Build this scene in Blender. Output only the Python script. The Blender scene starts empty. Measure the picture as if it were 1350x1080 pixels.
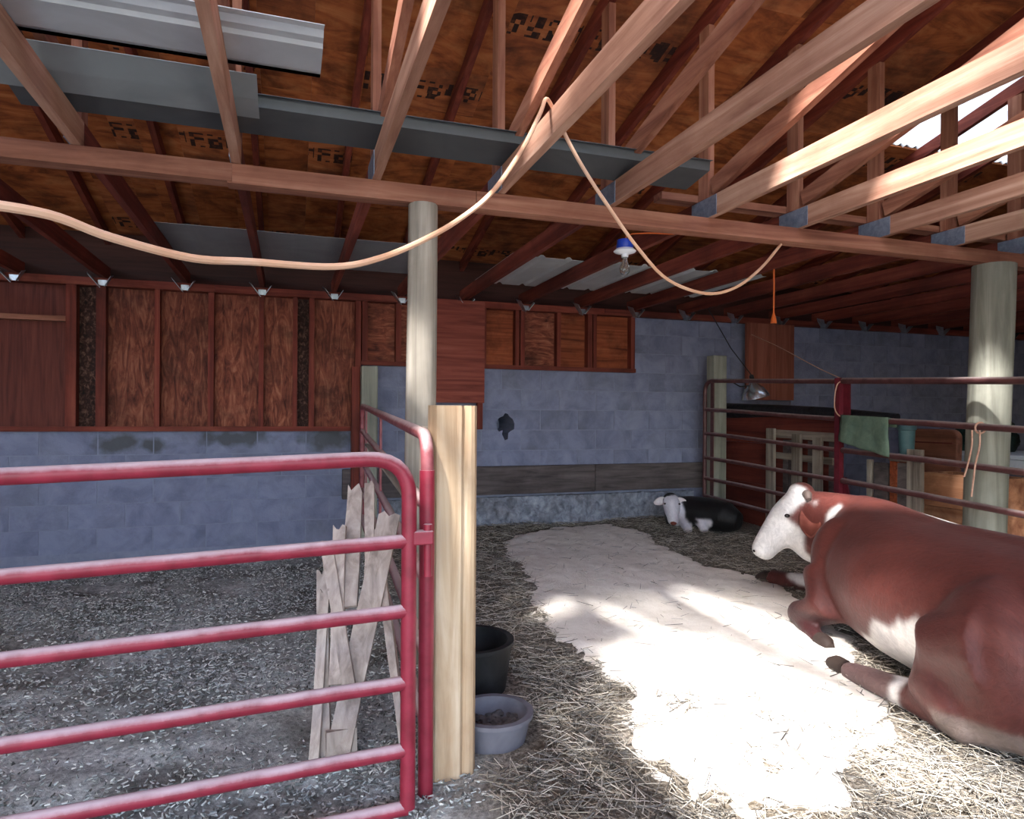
import bpy, bmesh, math, random
import numpy as np
from mathutils import Vector, Matrix, noise
random.seed(7); rng = np.random.default_rng(7)
S = bpy.context.scene
COL = S.collection
R = math.radians

# ------------------------------------------------------------------ camera
cam = bpy.data.cameras.new('camera'); camo = bpy.data.objects.new('camera', cam); COL.objects.link(camo)
cam.sensor_width = 36.0; cam.lens = 23.6; cam.shift_y = 7/1350; cam.clip_start = 0.05; cam.clip_end = 300
camo.location = (0, 0, 1.2)
camo.matrix_world = (Matrix.Translation((0, 0, 1.2)) @ Matrix.Rotation(R(-18.4), 4, 'Z')
                     @ Matrix.Rotation(R(90), 4, 'X') @ Matrix.Rotation(R(0.35), 4, 'Z'))
S.camera = camo

# ------------------------------------------------------------------ world, sun, exposure
SUN_DIR = Vector((0.6, 0.45, -1.0)).normalized()          # the way the light travels
w = bpy.data.worlds.new('World'); S.world = w; w.use_nodes = True
nt = w.node_tree; bgn = nt.nodes['Background']
sky = nt.nodes.new('ShaderNodeTexSky'); sky.sky_type = 'NISHITA'; sky.sun_disc = False
sky.sun_elevation = math.asin(-SUN_DIR.z); sky.sun_rotation = math.atan2(-SUN_DIR.x, -SUN_DIR.y)
sky.air_density = 1.0; sky.dust_density = 2.0
nt.links.new(sky.outputs[0], bgn.inputs[0]); bgn.inputs[1].default_value = 0.75
sun = bpy.data.lights.new('sun', 'SUN'); suno = bpy.data.objects.new('sun', sun); COL.objects.link(suno)
sun.energy = 17.0; sun.angle = R(5.0); sun.color = (1.0, 0.97, 0.94)
suno.rotation_euler = SUN_DIR.to_track_quat('-Z', 'Y').to_euler(); suno.location = (-6, -4, 12)
S.view_settings.view_transform = 'Standard'; S.view_settings.look = 'None'
S.view_settings.gamma = 1.0; S.view_settings.use_curve_mapping = False
S.view_settings.exposure = 0.95

# ------------------------------------------------------------------ helpers
def lin(r, g, b):
    f = lambda c: (c/255/12.92) if c/255 <= 0.04045 else ((c/255+0.055)/1.055)**2.4
    return (f(r), f(g), f(b), 1.0)

class NT:
    def __init__(s, name):
        s.m = bpy.data.materials.new(name); s.m.use_nodes = True
        s.t = s.m.node_tree; s.b = s.t.nodes['Principled BSDF']
    def n(s, typ, **kw):
        o = s.t.nodes.new(typ)
        for k, v in kw.items():
            if k.startswith('i_'):
                k = k[2:]; k = int(k) if k.isdigit() else k
                o.inputs[k].default_value = v
            else: setattr(o, k, v)
        return o
    def l(s, a, b): s.t.links.new(a, b)

def ramp(N, fac, stops):
    r = N.n('ShaderNodeValToRGB'); e = r.color_ramp.elements
    e[0].position, e[0].color = stops[0]; e[1].position, e[1].color = stops[-1]
    for p, c in stops[1:-1]:
        q = e.new(p); q.color = c
    N.l(fac, r.inputs[0]); return r.outputs[0]

def mixc(N, fac, a, b, blend='MIX'):
    m = N.n('ShaderNodeMix', data_type='RGBA', blend_type=blend)
    if hasattr(fac, 'node'): N.l(fac, m.inputs[0])
    else: m.inputs[0].default_value = fac
    for i, v in ((6, a), (7, b)):
        if hasattr(v, 'node'): N.l(v, m.inputs[i])
        else: m.inputs[i].default_value = v
    return m.outputs[2]

def noise_n(N, vec, scale, detail=4, rough=0.55, dist=0.0):
    n = N.n('ShaderNodeTexNoise', i_Scale=scale, i_Detail=detail, i_Roughness=rough, i_Distortion=dist)
    N.l(vec, n.inputs['Vector']); return n.outputs['Fac']

MC = {}
def surf(name, cols, scale=(1, 1, 1), nscale=6, rough=0.75, bump=0.15, bscale=None, stain=None, stain_amt=0.5,
         stain_scale=1.6, vary=0.12, metal=0.0, coord='Object', spec=0.3, dist=0.6, detail=6):
    """noise-grained procedural surface: colours run through a stretched noise, plus stains and small bump"""
    if name in MC: return MC[name]
    N = NT(name); b = N.b
    tc = N.n('ShaderNodeTexCoord'); oi = N.n('ShaderNodeObjectInfo')
    off = N.n('ShaderNodeVectorMath', operation='ADD'); N.l(tc.outputs[coord], off.inputs[0])
    rv = N.n('ShaderNodeVectorMath', operation='SCALE'); N.l(oi.outputs['Random'], rv.inputs['Scale']); rv.inputs[0].default_value = (13.1, 7.7, 5.3)
    N.l(rv.outputs[0], off.inputs[1])
    mp = N.n('ShaderNodeMapping'); N.l(off.outputs[0], mp.inputs[0]); mp.inputs['Scale'].default_value = scale
    f = noise_n(N, mp.outputs[0], nscale, detail, 0.6, dist)
    k = len(cols)
    c = ramp(N, f, [(0.3+0.42*i/(k-1), cols[i]) for i in range(k)])
    if stain:
        sf = noise_n(N, off.outputs[0], stain_scale, 5, 0.65, 0.3)
        sr = ramp(N, sf, [(0.45, (0, 0, 0, 1)), (0.7, (stain_amt,)*3+(1,))])
        c = mixc(N, sr, c, stain)
    if vary:
        hv = N.n('ShaderNodeHueSaturation')
        mr = N.n('ShaderNodeMapRange'); N.l(oi.outputs['Random'], mr.inputs[0]); mr.inputs[3].default_value = 1-vary; mr.inputs[4].default_value = 1+vary
        N.l(mr.outputs[0], hv.inputs['Value']); N.l(c, hv.inputs['Color']); c = hv.outputs[0]
    N.l(c, b.inputs['Base Color'])
    b.inputs['Roughness'].default_value = rough; b.inputs['Metallic'].default_value = metal
    b.inputs['Specular IOR Level'].default_value = spec
    if bump:
        bf = noise_n(N, mp.outputs[0], bscale or nscale*2.5, 5, 0.6)
        bn = N.n('ShaderNodeBump', i_Strength=bump, i_Distance=0.02); N.l(bf, bn.inputs['Height']); N.l(bn.outputs[0], b.inputs['Normal'])
    MC[name] = N.m; return N.m

GR = {'x': (0.12, 2.2, 2.2), 'y': (2.2, 0.12, 2.2), 'z': (2.2, 2.2, 0.12)}
def wood(name, cols, ax, **kw):
    kw.setdefault('nscale', 9); kw.setdefault('bump', 0.12)
    return surf(name+'_'+ax, cols, scale=GR[ax], **kw)

def M_truss(ax): return wood('truss_lumber', [lin(112, 68, 54), lin(148, 98, 78), lin(172, 124, 102)], ax, stain=lin(92, 46, 36), stain_amt=0.5, vary=0.12)
def M_litchord(ax): return wood('lit_chord_lumber', [lin(134, 92, 74), lin(170, 128, 108), lin(196, 160, 140)], ax, stain=lin(112, 66, 52), stain_amt=0.4, vary=0.14)  # lighter copy of the truss wood for the lit chord fronts
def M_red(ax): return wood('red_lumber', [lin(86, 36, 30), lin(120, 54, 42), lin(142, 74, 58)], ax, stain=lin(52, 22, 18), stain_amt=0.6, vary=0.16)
def M_ply(ax='x'): return surf('sheathing_ply', [lin(112, 56, 32), lin(172, 98, 54), lin(194, 126, 78)], scale=(.55, 1.7, 1.7), nscale=2.6, stain=lin(66, 28, 16), stain_amt=0.8, stain_scale=3.4, vary=0.12, dist=3.0, detail=8, bump=.12)
def M_wallply(ax='z'): return surf('wall_osb_'+ax, [lin(70, 30, 24), lin(130, 70, 52), lin(172, 112, 86)], scale=(3, 3, .7) if ax == 'z' else (.8, 3, 3), nscale=5, stain=lin(48, 22, 16), stain_amt=0.7, stain_scale=3.5, vary=0.12, dist=2.2, bump=0.5, detail=9)
def M_oldwood(ax): return wood('weathered_board', [lin(92, 84, 78), lin(142, 132, 122), lin(172, 162, 150)], ax, stain=lin(78, 66, 56), stain_amt=0.5, vary=0.12, bump=0.2)
M_post = wood('pale_post', [lin(120, 112, 102), lin(160, 152, 140), lin(186, 178, 166)], 'z', nscale=7, stain=lin(98, 90, 80), stain_amt=0.4, vary=0.06)
M_graypost = wood('gray_post', [lin(112, 112, 102), lin(148, 148, 136), lin(168, 168, 156)], 'z', nscale=7, stain=lin(88, 86, 78), stain_amt=0.4, vary=0.06)
M_log = wood('peeled_log', [lin(146, 118, 90), lin(184, 158, 128), lin(210, 190, 164)], 'z', nscale=8, stain=lin(140, 102, 72), stain_amt=0.5, vary=0.0, bump=0.25)
M_block = surf('painted_block', [lin(110, 114, 138), lin(128, 133, 158), lin(138, 144, 168)], nscale=5, rough=0.85, bump=0.25, bscale=60, stain=lin(92, 92, 98), stain_amt=0.55, stain_scale=2.4, vary=0.045, coord='Object')
def block_patch():
    """a flaked, mouldy patch on the left part of the wall"""
    t = M_block.node_tree; bs = t.nodes['Principled BSDF']; src = bs.inputs['Base Color'].links[0].from_socket
    g = t.nodes.new('ShaderNodeNewGeometry'); nn = t.nodes.new('ShaderNodeTexNoise'); nn.inputs['Scale'].default_value = 9; nn.inputs['Detail'].default_value = 5
    t.links.new(g.outputs['Position'], nn.inputs['Vector'])
    tot = None
    for c_, sc in (((-1.33, 0, .95), (4.2, 0, 9)), ((-1.08, 0, .93), (6, 0, 14)), ((-.45, 0, .98), (2.6, 0, 11)), ((.35, 0, .98), (3, 0, 7))):
        s1 = t.nodes.new('ShaderNodeVectorMath'); s1.operation = 'SUBTRACT'; t.links.new(g.outputs['Position'], s1.inputs[0]); s1.inputs[1].default_value = c_
        s2 = t.nodes.new('ShaderNodeVectorMath'); s2.operation = 'MULTIPLY'; t.links.new(s1.outputs[0], s2.inputs[0]); s2.inputs[1].default_value = sc
        ln = t.nodes.new('ShaderNodeVectorMath'); ln.operation = 'LENGTH'; t.links.new(s2.outputs[0], ln.inputs[0])
        if tot is None: tot = ln.outputs['Value']
        else:
            mn = t.nodes.new('ShaderNodeMath'); mn.operation = 'MINIMUM'; t.links.new(tot, mn.inputs[0]); t.links.new(ln.outputs['Value'], mn.inputs[1]); tot = mn.outputs[0]
    ad = t.nodes.new('ShaderNodeMath'); ad.operation = 'MULTIPLY_ADD'; t.links.new(nn.outputs['Fac'], ad.inputs[0]); ad.inputs[1].default_value = 1.6; t.links.new(tot, ad.inputs[2])
    mr = t.nodes.new('ShaderNodeMapRange'); t.links.new(ad.outputs[0], mr.inputs[0]); mr.inputs[1].default_value = 1.2; mr.inputs[2].default_value = 1.75; mr.inputs[3].default_value = .8; mr.inputs[4].default_value = 0
    mx = t.nodes.new('ShaderNodeMix'); mx.data_type = 'RGBA'; t.links.new(mr.outputs[0], mx.inputs[0]); t.links.new(src, mx.inputs[6]); mx.inputs[7].default_value = lin(74, 76, 74)
    t.links.new(mx.outputs[2], bs.inputs['Base Color'])
block_patch()
M_mortar = surf('mortar', [lin(122, 127, 148), lin(138, 143, 164)], nscale=12, rough=0.9, bump=0.3, vary=0)
M_conc = surf('rough_concrete', [lin(92, 96, 108), lin(140, 146, 160), lin(176, 180, 192)], nscale=14, rough=0.95, bump=0.6, bscale=40, stain=lin(88, 82, 80), stain_amt=0.6, stain_scale=4, vary=0)
M_galv = surf('galvanised_sheet', [lin(176, 180, 184), lin(206, 210, 214)], nscale=3, rough=0.35, bump=0.02, vary=0.05, metal=0.25, spec=0.5)
M_dgray = surf('dark_gray_trim', [lin(62, 66, 70), lin(80, 84, 88)], nscale=3, rough=0.55, bump=0.02, vary=0.03, spec=0.4)
M_lgray = surf('light_gray_trim', [lin(122, 128, 132), lin(140, 146, 150)], nscale=3, rough=0.5, bump=0.02, vary=0.03, spec=0.4)
M_whitesheet = surf('white_steel', [lin(178, 182, 184), lin(200, 204, 206)], nscale=2, rough=0.5, bump=0.02, vary=0.04, stain=lin(140, 130, 118), stain_amt=0.3)
M_plate = surf('nail_plate', [lin(120, 136, 160), lin(158, 172, 194)], nscale=30, rough=0.4, bump=0.2, vary=0.05, metal=0.55)
M_clip = surf('hanger_steel', [lin(150, 158, 168), lin(196, 202, 210)], nscale=20, rough=0.3, bump=0.05, vary=0.05, metal=0.8)
M_black = surf('black_rubber', [lin(16, 17, 19), lin(34, 35, 38)], nscale=10, rough=0.6, bump=0.1, vary=0)
M_grayrub = surf('gray_rubber', [lin(86, 84, 92), lin(112, 110, 118)], nscale=6, rough=0.7, bump=0.1, vary=0, stain=lin(140, 134, 130), stain_amt=0.4)
M_cord = surf('cream_cord', [lin(212, 162, 128), lin(228, 190, 164)], nscale=4, rough=0.5, bump=0, vary=0)
M_orange = surf('orange_cord', [lin(208, 96, 40), lin(222, 112, 52)], nscale=4, rough=0.5, bump=0, vary=0)
M_dark = surf('dark_wire', [lin(22, 22, 24), lin(40, 40, 44)], nscale=4, rough=0.6, bump=0, vary=0)
M_twine = surf('baling_twine', [lin(188, 142, 120), lin(216, 178, 158)], nscale=40, rough=0.9, bump=0.2, vary=0)
M_green = surf('green_cloth', [lin(88, 108, 94), lin(112, 130, 112)], nscale=14, rough=0.95, bump=0.25, vary=0, stain=lin(70, 86, 78), stain_amt=0.5, stain_scale=8)
M_teal = surf('teal_plastic', [lin(66, 96, 102), lin(92, 124, 128)], nscale=4, rough=0.5, bump=0.02, vary=0)
M_darkred = wood('red_panel', [lin(72, 30, 26), lin(104, 46, 38), lin(122, 60, 50)], 'y', nscale=5, stain=lin(58, 24, 20), stain_amt=0.6, vary=0.05)
M_brown = wood('brown_board', [lin(92, 56, 44), lin(128, 82, 64), lin(146, 100, 80)], 'y', nscale=5, stain=lin(86, 50, 38), stain_amt=0.6, stain_scale=5, vary=0.1)
M_bin = wood('osb_bin', [lin(132, 84, 60), lin(176, 124, 92), lin(200, 154, 122)], 'y', nscale=5, stain=lin(104, 60, 44), stain_amt=0.6, stain_scale=5, vary=0.08)
M_plank = surf('dark_plank', [lin(64, 58, 60), lin(92, 84, 84), lin(108, 100, 98)], scale=(0.3, 1, 3), nscale=7, rough=0.9, bump=0.2, stain=lin(48, 40, 40), stain_amt=0.6, vary=0.06)
M_tarp = surf('dark_tarp', [lin(22, 22, 26), lin(44, 44, 50)], nscale=10, rough=0.5, bump=0.4, vary=0)
M_bluesock = surf('blue_socket', [lin(30, 60, 170), lin(44, 80, 200)], nscale=4, rough=0.35, bump=0, vary=0, spec=0.5)
M_porc = surf('white_porcelain', [lin(220, 226, 236), lin(236, 240, 246)], nscale=4, rough=0.3, bump=0, vary=0)
M_alu = surf('spun_aluminium', [lin(200, 206, 214), lin(224, 228, 234)], nscale=4, rough=0.22, bump=0.02, vary=0, metal=0.9)
M_folk = surf('pale_plastic_sheet', [lin(170, 178, 190), lin(200, 206, 216)], nscale=3, rough=0.5, bump=0.03, vary=0.04)
M_foil = surf('dark_green_tarp', [lin(16, 34, 34), lin(36, 62, 58)], nscale=9, rough=0.7, bump=0.6, vary=0)

def gate_mat(name, cols, dust, amt):
    """painted tube: chipped colour, pale barn dust lying on the upper side"""
    N = NT(name); b = N.b
    tc = N.n('ShaderNodeTexCoord'); g = N.n('ShaderNodeNewGeometry')
    sx = N.n('ShaderNodeSeparateXYZ'); N.l(g.outputs['Normal'], sx.inputs[0])
    f = noise_n(N, tc.outputs['Object'], 14, 5)
    c = ramp(N, f, [(0.35, cols[0]), (0.65, cols[1])])
    d = noise_n(N, tc.outputs['Object'], 7, 6, 0.7)
    a = N.n('ShaderNodeMath', operation='MULTIPLY_ADD'); N.l(d, a.inputs[0]); a.inputs[1].default_value = 0.9; a.inputs[2].default_value = -0.45
    a2 = N.n('ShaderNodeMath', operation='ADD'); N.l(a.outputs[0], a2.inputs[0]); N.l(sx.outputs[2], a2.inputs[1])
    mr = N.n('ShaderNodeMapRange'); N.l(a2.outputs[0], mr.inputs[0]); mr.inputs[1].default_value = 0.25; mr.inputs[2].default_value = 0.85; mr.inputs[4].default_value = amt
    N.l(mixc(N, mr.outputs[0], c, dust), b.inputs['Base Color'])
    b.inputs['Roughness'].default_value = 0.5
    return N.m
M_gate = gate_mat('red_gate_paint', [lin(122, 24, 42), lin(146, 38, 58)], lin(196, 176, 182), 0.92)
M_gate2 = gate_mat('worn_gate_paint', [lin(116, 48, 56), lin(150, 84, 88)], lin(206, 186, 184), 0.85)
M_fence = gate_mat('dull_fence_paint', [lin(74, 40, 42), lin(96, 58, 58)], lin(150, 138, 136), 0.75)
M_fencered = gate_mat('dull_red_upright', [lin(88, 16, 30), lin(108, 28, 42)], lin(130, 90, 92), 0.4)

class MB:
    def __init__(s): s.v = []; s.f = []
    def add(s, v, f):
        k = len(s.v); s.v += [tuple(p) for p in v]; s.f += [tuple(i+k for i in q) for q in f]; return s
    def box(s, c, d, rot=None):
        x, y, z = (q/2 for q in d)
        P = [Vector((sx*x, sy*y, sz*z)) for sz in (-1, 1) for sy in (-1, 1) for sx in (-1, 1)]
        if rot is not None: P = [rot @ p for p in P]
        c = Vector(c)
        return s.add([p+c for p in P], [(0, 2, 3, 1), (4, 5, 7, 6), (0, 1, 5, 4), (2, 6, 7, 3), (0, 4, 6, 2), (1, 3, 7, 5)])
    def bb(s, a, b):
        return s.box([(p+q)/2 for p, q in zip(a, b)], [abs(q-p) for p, q in zip(a, b)])
    def bar(s, p, q, wd, ht, up=(0, 0, 1)):
        p, q = Vector(p), Vector(q); t = (q-p).normalized(); u = Vector(up); sd = t.cross(u).normalized(); u = sd.cross(t)
        o = [sd*a*wd/2+u*b*ht/2 for a, b in ((-1, -1), (1, -1), (1, 1), (-1, 1))]
        return s.add([p+k for k in o]+[q+k for k in o], [(0, 1, 2, 3), (7, 6, 5, 4), (0, 4, 5, 1), (1, 5, 6, 2), (2, 6, 7, 3), (3, 7, 4, 0)])
    def tube(s, pts, r, n=10, rz=None, cap=True):
        pts = [Vector(p) for p in pts]; m = len(pts)
        rr = r if isinstance(r, (list, tuple)) else [r]*m
        V = []; F = []
        t0 = (pts[1]-pts[0]).normalized()
        u = t0.orthogonal().normalized() if abs(t0.z) > 0.95 else Vector((0, 0, 1))
        for i in range(m):
            t = (pts[min(i+1, m-1)]-pts[max(i-1, 0)]).normalized()
            u = (u-t*u.dot(t)).normalized(); sd = t.cross(u)
            for k in range(n):
                a = 2*math.pi*k/n
                V.append(pts[i]+(sd*math.cos(a)+u*math.sin(a)*(rz[i]/rr[i] if rz else 1))*rr[i])
        for i in range(m-1):
            for k in range(n):
                a, b = i*n+k, i*n+(k+1) % n
                F.append((a, b, b+n, a+n))
        if cap: F += [tuple(range(n-1, -1, -1)), tuple(range((m-1)*n, m*n))]
        return s.add(V, F)
    def lathe(s, prof, c=(0, 0, 0), n=24, rot=None):
        V = []; F = []; c = Vector(c)
        for r, z in prof:
            for k in range(n):
                p = Vector((r*math.cos(2*math.pi*k/n), r*math.sin(2*math.pi*k/n), z))
                V.append((rot @ p if rot is not None else p)+c)
        for i in range(len(prof)-1):
            for k in range(n):
                a, b = i*n+k, i*n+(k+1) % n; F.append((a, b, b+n, a+n))
        F += [tuple(range(n-1, -1, -1)), tuple(range((len(prof)-1)*n, len(prof)*n))]
        return s.add(V, F)
    def ell(s, c, r, rot=None, n=16, m=10):
        V = []; F = []; c = Vector(c)
        for i in range(1, m):
            th = math.pi*i/m
            for k in range(n):
                p = Vector((r[0]*math.sin(th)*math.cos(2*math.pi*k/n), r[1]*math.sin(th)*math.sin(2*math.pi*k/n), r[2]*math.cos(th)))
                V.append((rot @ p if rot is not None else p)+c)
        for a in (Vector((0, 0, r[2])), Vector((0, 0, -r[2]))): V.append((rot @ a if rot is not None else a)+c)
        for i in range(m-2):
            for k in range(n):
                a, b = i*n+k, i*n+(k+1) % n; F.append((a, a+n, b+n, b))
        T = (m-1)*n
        for k in range(n):
            F.append((T, k, (k+1) % n)); F.append((T+1, (m-2)*n+(k+1) % n, (m-2)*n+k))
        return s.add(V, F)
    def prism(s, poly, thick, M):
        """polygon in local xy extruded along local z by thick, placed by matrix M"""
        n = len(poly)
        V = [M @ Vector((x, y, 0)) for x, y in poly]+[M @ Vector((x, y, thick)) for x, y in poly]
        return s.add(V, [tuple(range(n-1, -1, -1)), tuple(range(n, 2*n))]+[(i, (i+1) % n, n+(i+1) % n, n+i) for i in range(n)])
    def mesh(s, name, mat, smooth=False, off=(0, 0, 0)):
        me = bpy.data.meshes.new(name)
        o = Vector(off)
        me.from_pydata([tuple(Vector(p)-o) for p in s.v], [], s.f); me.update()
        if mat: me.materials.append(mat)
        if smooth:
            me.polygons.foreach_set('use_smooth', [True]*len(me.polygons))
            if hasattr(me, 'set_sharp_from_angle'): me.set_sharp_from_angle(angle=R(40))
        return me
    def build(s, name, mat, parent=None, smooth=False, bevel=0.0):
        """world-space shape -> one mesh object (origin at its own base), optionally a child"""
        lo = [min(p[i] for p in s.v) for i in range(3)]; hi = [max(p[i] for p in s.v) for i in range(3)]
        o = Vector(((lo[0]+hi[0])/2, (lo[1]+hi[1])/2, lo[2]))
        ob = bpy.data.objects.new(name, s.mesh(name, mat, smooth, o)); COL.objects.link(ob)
        base = Vector((0, 0, 0)); p = parent
        while p is not None: base = base+p.location; p = p.parent
        ob.location = o-base
        if parent is not None: ob.parent = parent
        if bevel:
            b = ob.modifiers.new('bevel', 'BEVEL'); b.width = bevel; b.segments = 2; b.limit_method = 'ANGLE'
        return ob

def tag(o, label=None, cat=None, group=None, kind=None):
    if label: o['label'] = label
    if cat: o['category'] = cat
    if group: o['group'] = group
    if kind: o['kind'] = kind
    return o
def thing(name, loc, label, cat, group=None, kind=None):
    o = bpy.data.objects.new(name, None); COL.objects.link(o); o.location = loc; o.empty_display_size = 0.1
    return tag(o, label, cat, group, kind)
def copy_tree(o, parent=None):
    c = o.copy(); COL.objects.link(c); c.parent = parent
    for ch in list(o.children): copy_tree(ch, c)
    return c
def smoothstep(a, b, x):
    t = min(1, max(0, (x-a)/(b-a))); return t*t*(3-2*t)
def spline(pts, k=6):
    P = [Vector(p) for p in pts]; P = [P[0]*2-P[1]]+P+[P[-1]*2-P[-2]]; out = []
    for i in range(1, len(P)-2):
        for j in range(k):
            t = j/k; a, b, c, d = P[i-1], P[i], P[i+1], P[i+2]
            out.append(0.5*((2*b)+(c-a)*t+(2*a-5*b+4*c-d)*t*t+(3*b-a-3*c+d)*t**3))
    out.append(P[-2]); return out
ORD = ['first', 'second', 'third', 'fourth', 'fifth', 'sixth', 'seventh', 'eighth', 'ninth', 'tenth', 'eleventh', 'twelfth', 'thirteenth',
       'fourteenth', 'fifteenth', 'sixteenth', 'seventeenth', 'eighteenth', 'nineteenth', 'twentieth', 'twenty-first', 'twenty-second']

# ------------------------------------------------------------------ floor
WY = 6.26                                   # face of the back wall
def floor_h(x, y):
    r = -0.06+0.03*min(y, 6.3); l = -0.03-0.03*smoothstep(2.4, 1.6, y)
    t = smoothstep(0.35, 0.75, x)
    z = l*(1-t)+r*t
    if y < -0.5: z = z*max(0, 1+(y+0.5)/2)-0.06*min(1, (-0.5-y)/2)
    p = Vector((x*1.3, y*1.3, 0)); q = Vector((x*6, y*6, 3))
    return z+0.022*noise.noise(p)+(0.009+.012*(1-t))*noise.noise(q)+(0.004+.006*(1-t))*noise.noise(q*3.1)

def floor_material():
    N = NT('bedding_floor'); b = N.b
    g = N.n('ShaderNodeNewGeometry'); P = g.outputs['Position']
    sx = N.n('ShaderNodeSeparateXYZ'); N.l(P, sx.inputs[0])
    # left pen: grey shavings and trodden dung
    f1 = noise_n(N, P, 42, 6, 0.7); f2 = noise_n(N, P, 1.7, 5, 0.65, 0.5)
    cl = ramp(N, f1, [(0.30, lin(120, 124, 124)), (0.5, lin(190, 194, 192)), (0.68, lin(230, 232, 228))])
    dk = ramp(N, f2, [(0.42, (0, 0, 0, 1)), (0.62, (0.75, 0.75, 0.75, 1))])
    cl = mixc(N, dk, cl, lin(74, 68, 60))
    # right pen: straw over dung
    v = N.n('ShaderNodeTexVoronoi', i_Scale=55.0); N.l(P, v.inputs['Vector'])
    f3 = noise_n(N, P, 60, 5, 0.7); f4 = noise_n(N, P, 2.4, 5, 0.65)
    cr = ramp(N, f3, [(0.34, lin(52, 48, 44)), (0.5, lin(124, 116, 106)), (0.66, lin(180, 172, 160))])
    d2 = ramp(N, f4, [(0.45, (0, 0, 0, 1)), (0.66, (0.7, 0.7, 0.7, 1))])
    cr = mixc(N, d2, cr, lin(70, 60, 46))
    mr = N.n('ShaderNodeMapRange'); N.l(sx.outputs[0], mr.inputs[0]); mr.inputs[1].default_value = 0.35; mr.inputs[2].default_value = 0.75
    N.l(mixc(N, mr.outputs[0], cl, cr), b.inputs['Base Color'])
    b.inputs['Roughness'].default_value = 0.95; b.inputs['Specular IOR Level'].default_value = 0.15
    bn = N.n('ShaderNodeBump', i_Strength=0.45, i_Distance=0.03); N.l(f1, bn.inputs['Height']); N.l(bn.outputs[0], b.inputs['Normal'])
    return N.m
def grid(name, x0, x1, y0, y1, st, hf, mat):
    nx = int((x1-x0)/st)+1; ny = int((y1-y0)/st)+1
    V = [(x0+i*st, y0+j*st, hf(x0+i*st, y0+j*st)) for j in range(ny) for i in range(nx)]
    F = [(j*nx+i, j*nx+i+1, (j+1)*nx+i+1, (j+1)*nx+i) for j in range(ny-1) for i in range(nx-1)]
    me = bpy.data.meshes.new(name); me.from_pydata(V, [], F); me.polygons.foreach_set('use_smooth', [True]*len(F)); me.materials.append(mat)
    o = bpy.data.objects.new(name, me); COL.objects.link(o); return o
fl = grid('floor', -4.6, 9.4, -2.5, 6.45, 0.055, floor_h, floor_material())
tag(fl, 'uneven barn floor of trodden straw and grey shavings', 'floor', kind='structure')

M_ground = surf('dry_yard', [lin(100, 104, 104), lin(132, 136, 134)], nscale=3, rough=0.95, bump=0.3, vary=0, coord='Object')
gm = MB(); gm.bb((-40, -45, -0.4), (40, -2.45, -0.1)); o = gm.build('ground', M_ground)
tag(o, 'pale dry yard outside the open barn front', 'ground', kind='structure')

# ------------------------------------------------------------------ back wall of painted block
wall = MB()
wall.bb((-4.6, WY+0.006, -0.35), (0.62, WY+0.6, 1.05))
wall.bb((0.62, WY+0.006, -0.35), (3.42, WY+0.6, 1.65))
wall.bb((3.42, WY+0.006, -0.35), (9.4, WY+0.6, 2.22))
wo = wall.build('wall_back', M_mortar); tag(wo, 'blue-grey painted concrete block wall behind both pens', 'wall', kind='structure')
def block_mesh(w_):
    m = MB(); m.bb((-w_/2, 0, 0), (w_/2, 0.05, 0.192)); me = m.mesh('block', M_block)
    return me
BM = {0.396: block_mesh(0.396)}
blocks = []
rb = random.Random(3)
for k in range(12):
    z = -0.15+0.2*k
    for i in range(-12, 24):
        x0 = -0.05+0.406*i+(0.203 if k % 2 else 0); x1 = x0+0.396
        if x1 < -2.6 or x0 > 9.0: continue
        top = 1.05 if x1 <= 0.62 else (1.65 if x1 <= 3.5 else 2.22)
        if x0 < 0.62 < x1 and z+0.1 > 1.05: x0 = 0.625
        if x0 < 3.42 < x1:
            if z+0.1 > 1.65: x0 = 3.425
            top = 2.22
        elif x0 < 0.62 < x1: top = 1.65
        if x0 >= 0.62 and x0 < 3.42 and x1 <= 3.42: top = 1.65
        if z+0.15 > top or (x1-x0) < 0.06: continue
        if k == 0 or (z < 0.3 and 0.75 < x0 < 3.9): continue          # buried in bedding or behind the footing
        wd = round(x1-x0, 3)
        if wd not in BM: BM[wd] = block_mesh(wd)
        b = bpy.data.objects.new('block', BM[wd]); COL.objects.link(b); b.parent = wo
        b.location = Vector(((x0+x1)/2+rb.uniform(-.002, .002), WY+rb.uniform(0, .003), z+0.004))-wo.location
        b.rotation_euler = (0, rb.uniform(-.003, .003), 0); blocks.append(b)
# the broken hole in the face of the wall
hm = MB()
hp = [(-.085, -.03), (-.06, -.075), (-.02, -.06), (-.03, -.1), (0.0, -.16), (.03, -.15), (.035, -.09), (.06, -.07), (.095, -.05), (.1, .0), (.08, .05), (.045, .075), (.03, .1), (0, .105), (-.02, .075), (-.06, .06), (-.09, .015)]
hm.prism(hp, 0.56, Matrix.Translation((2.01, WY+0.5, 1.11)) @ Matrix.Rotation(R(90), 4, 'X'))
cut = hm.build('cutter', None)
dg = bpy.context.evaluated_depsgraph_get()
for b in [wo]+blocks:
    if b is not wo:
        x = b.location.x+wo.location.x; z = b.location.z+wo.location.z
        if not (1.65 < x < 2.4 and 0.7 < z < 1.25): continue
    md = b.modifiers.new('hole', 'BOOLEAN'); md.object = cut; md.operation = 'DIFFERENCE'; md.solver = 'EXACT'
    dg.update(); me = bpy.data.meshes.new_from_object(b.evaluated_get(dg)); b.modifiers.clear(); b.data = me
bpy.data.objects.remove(cut)

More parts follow.
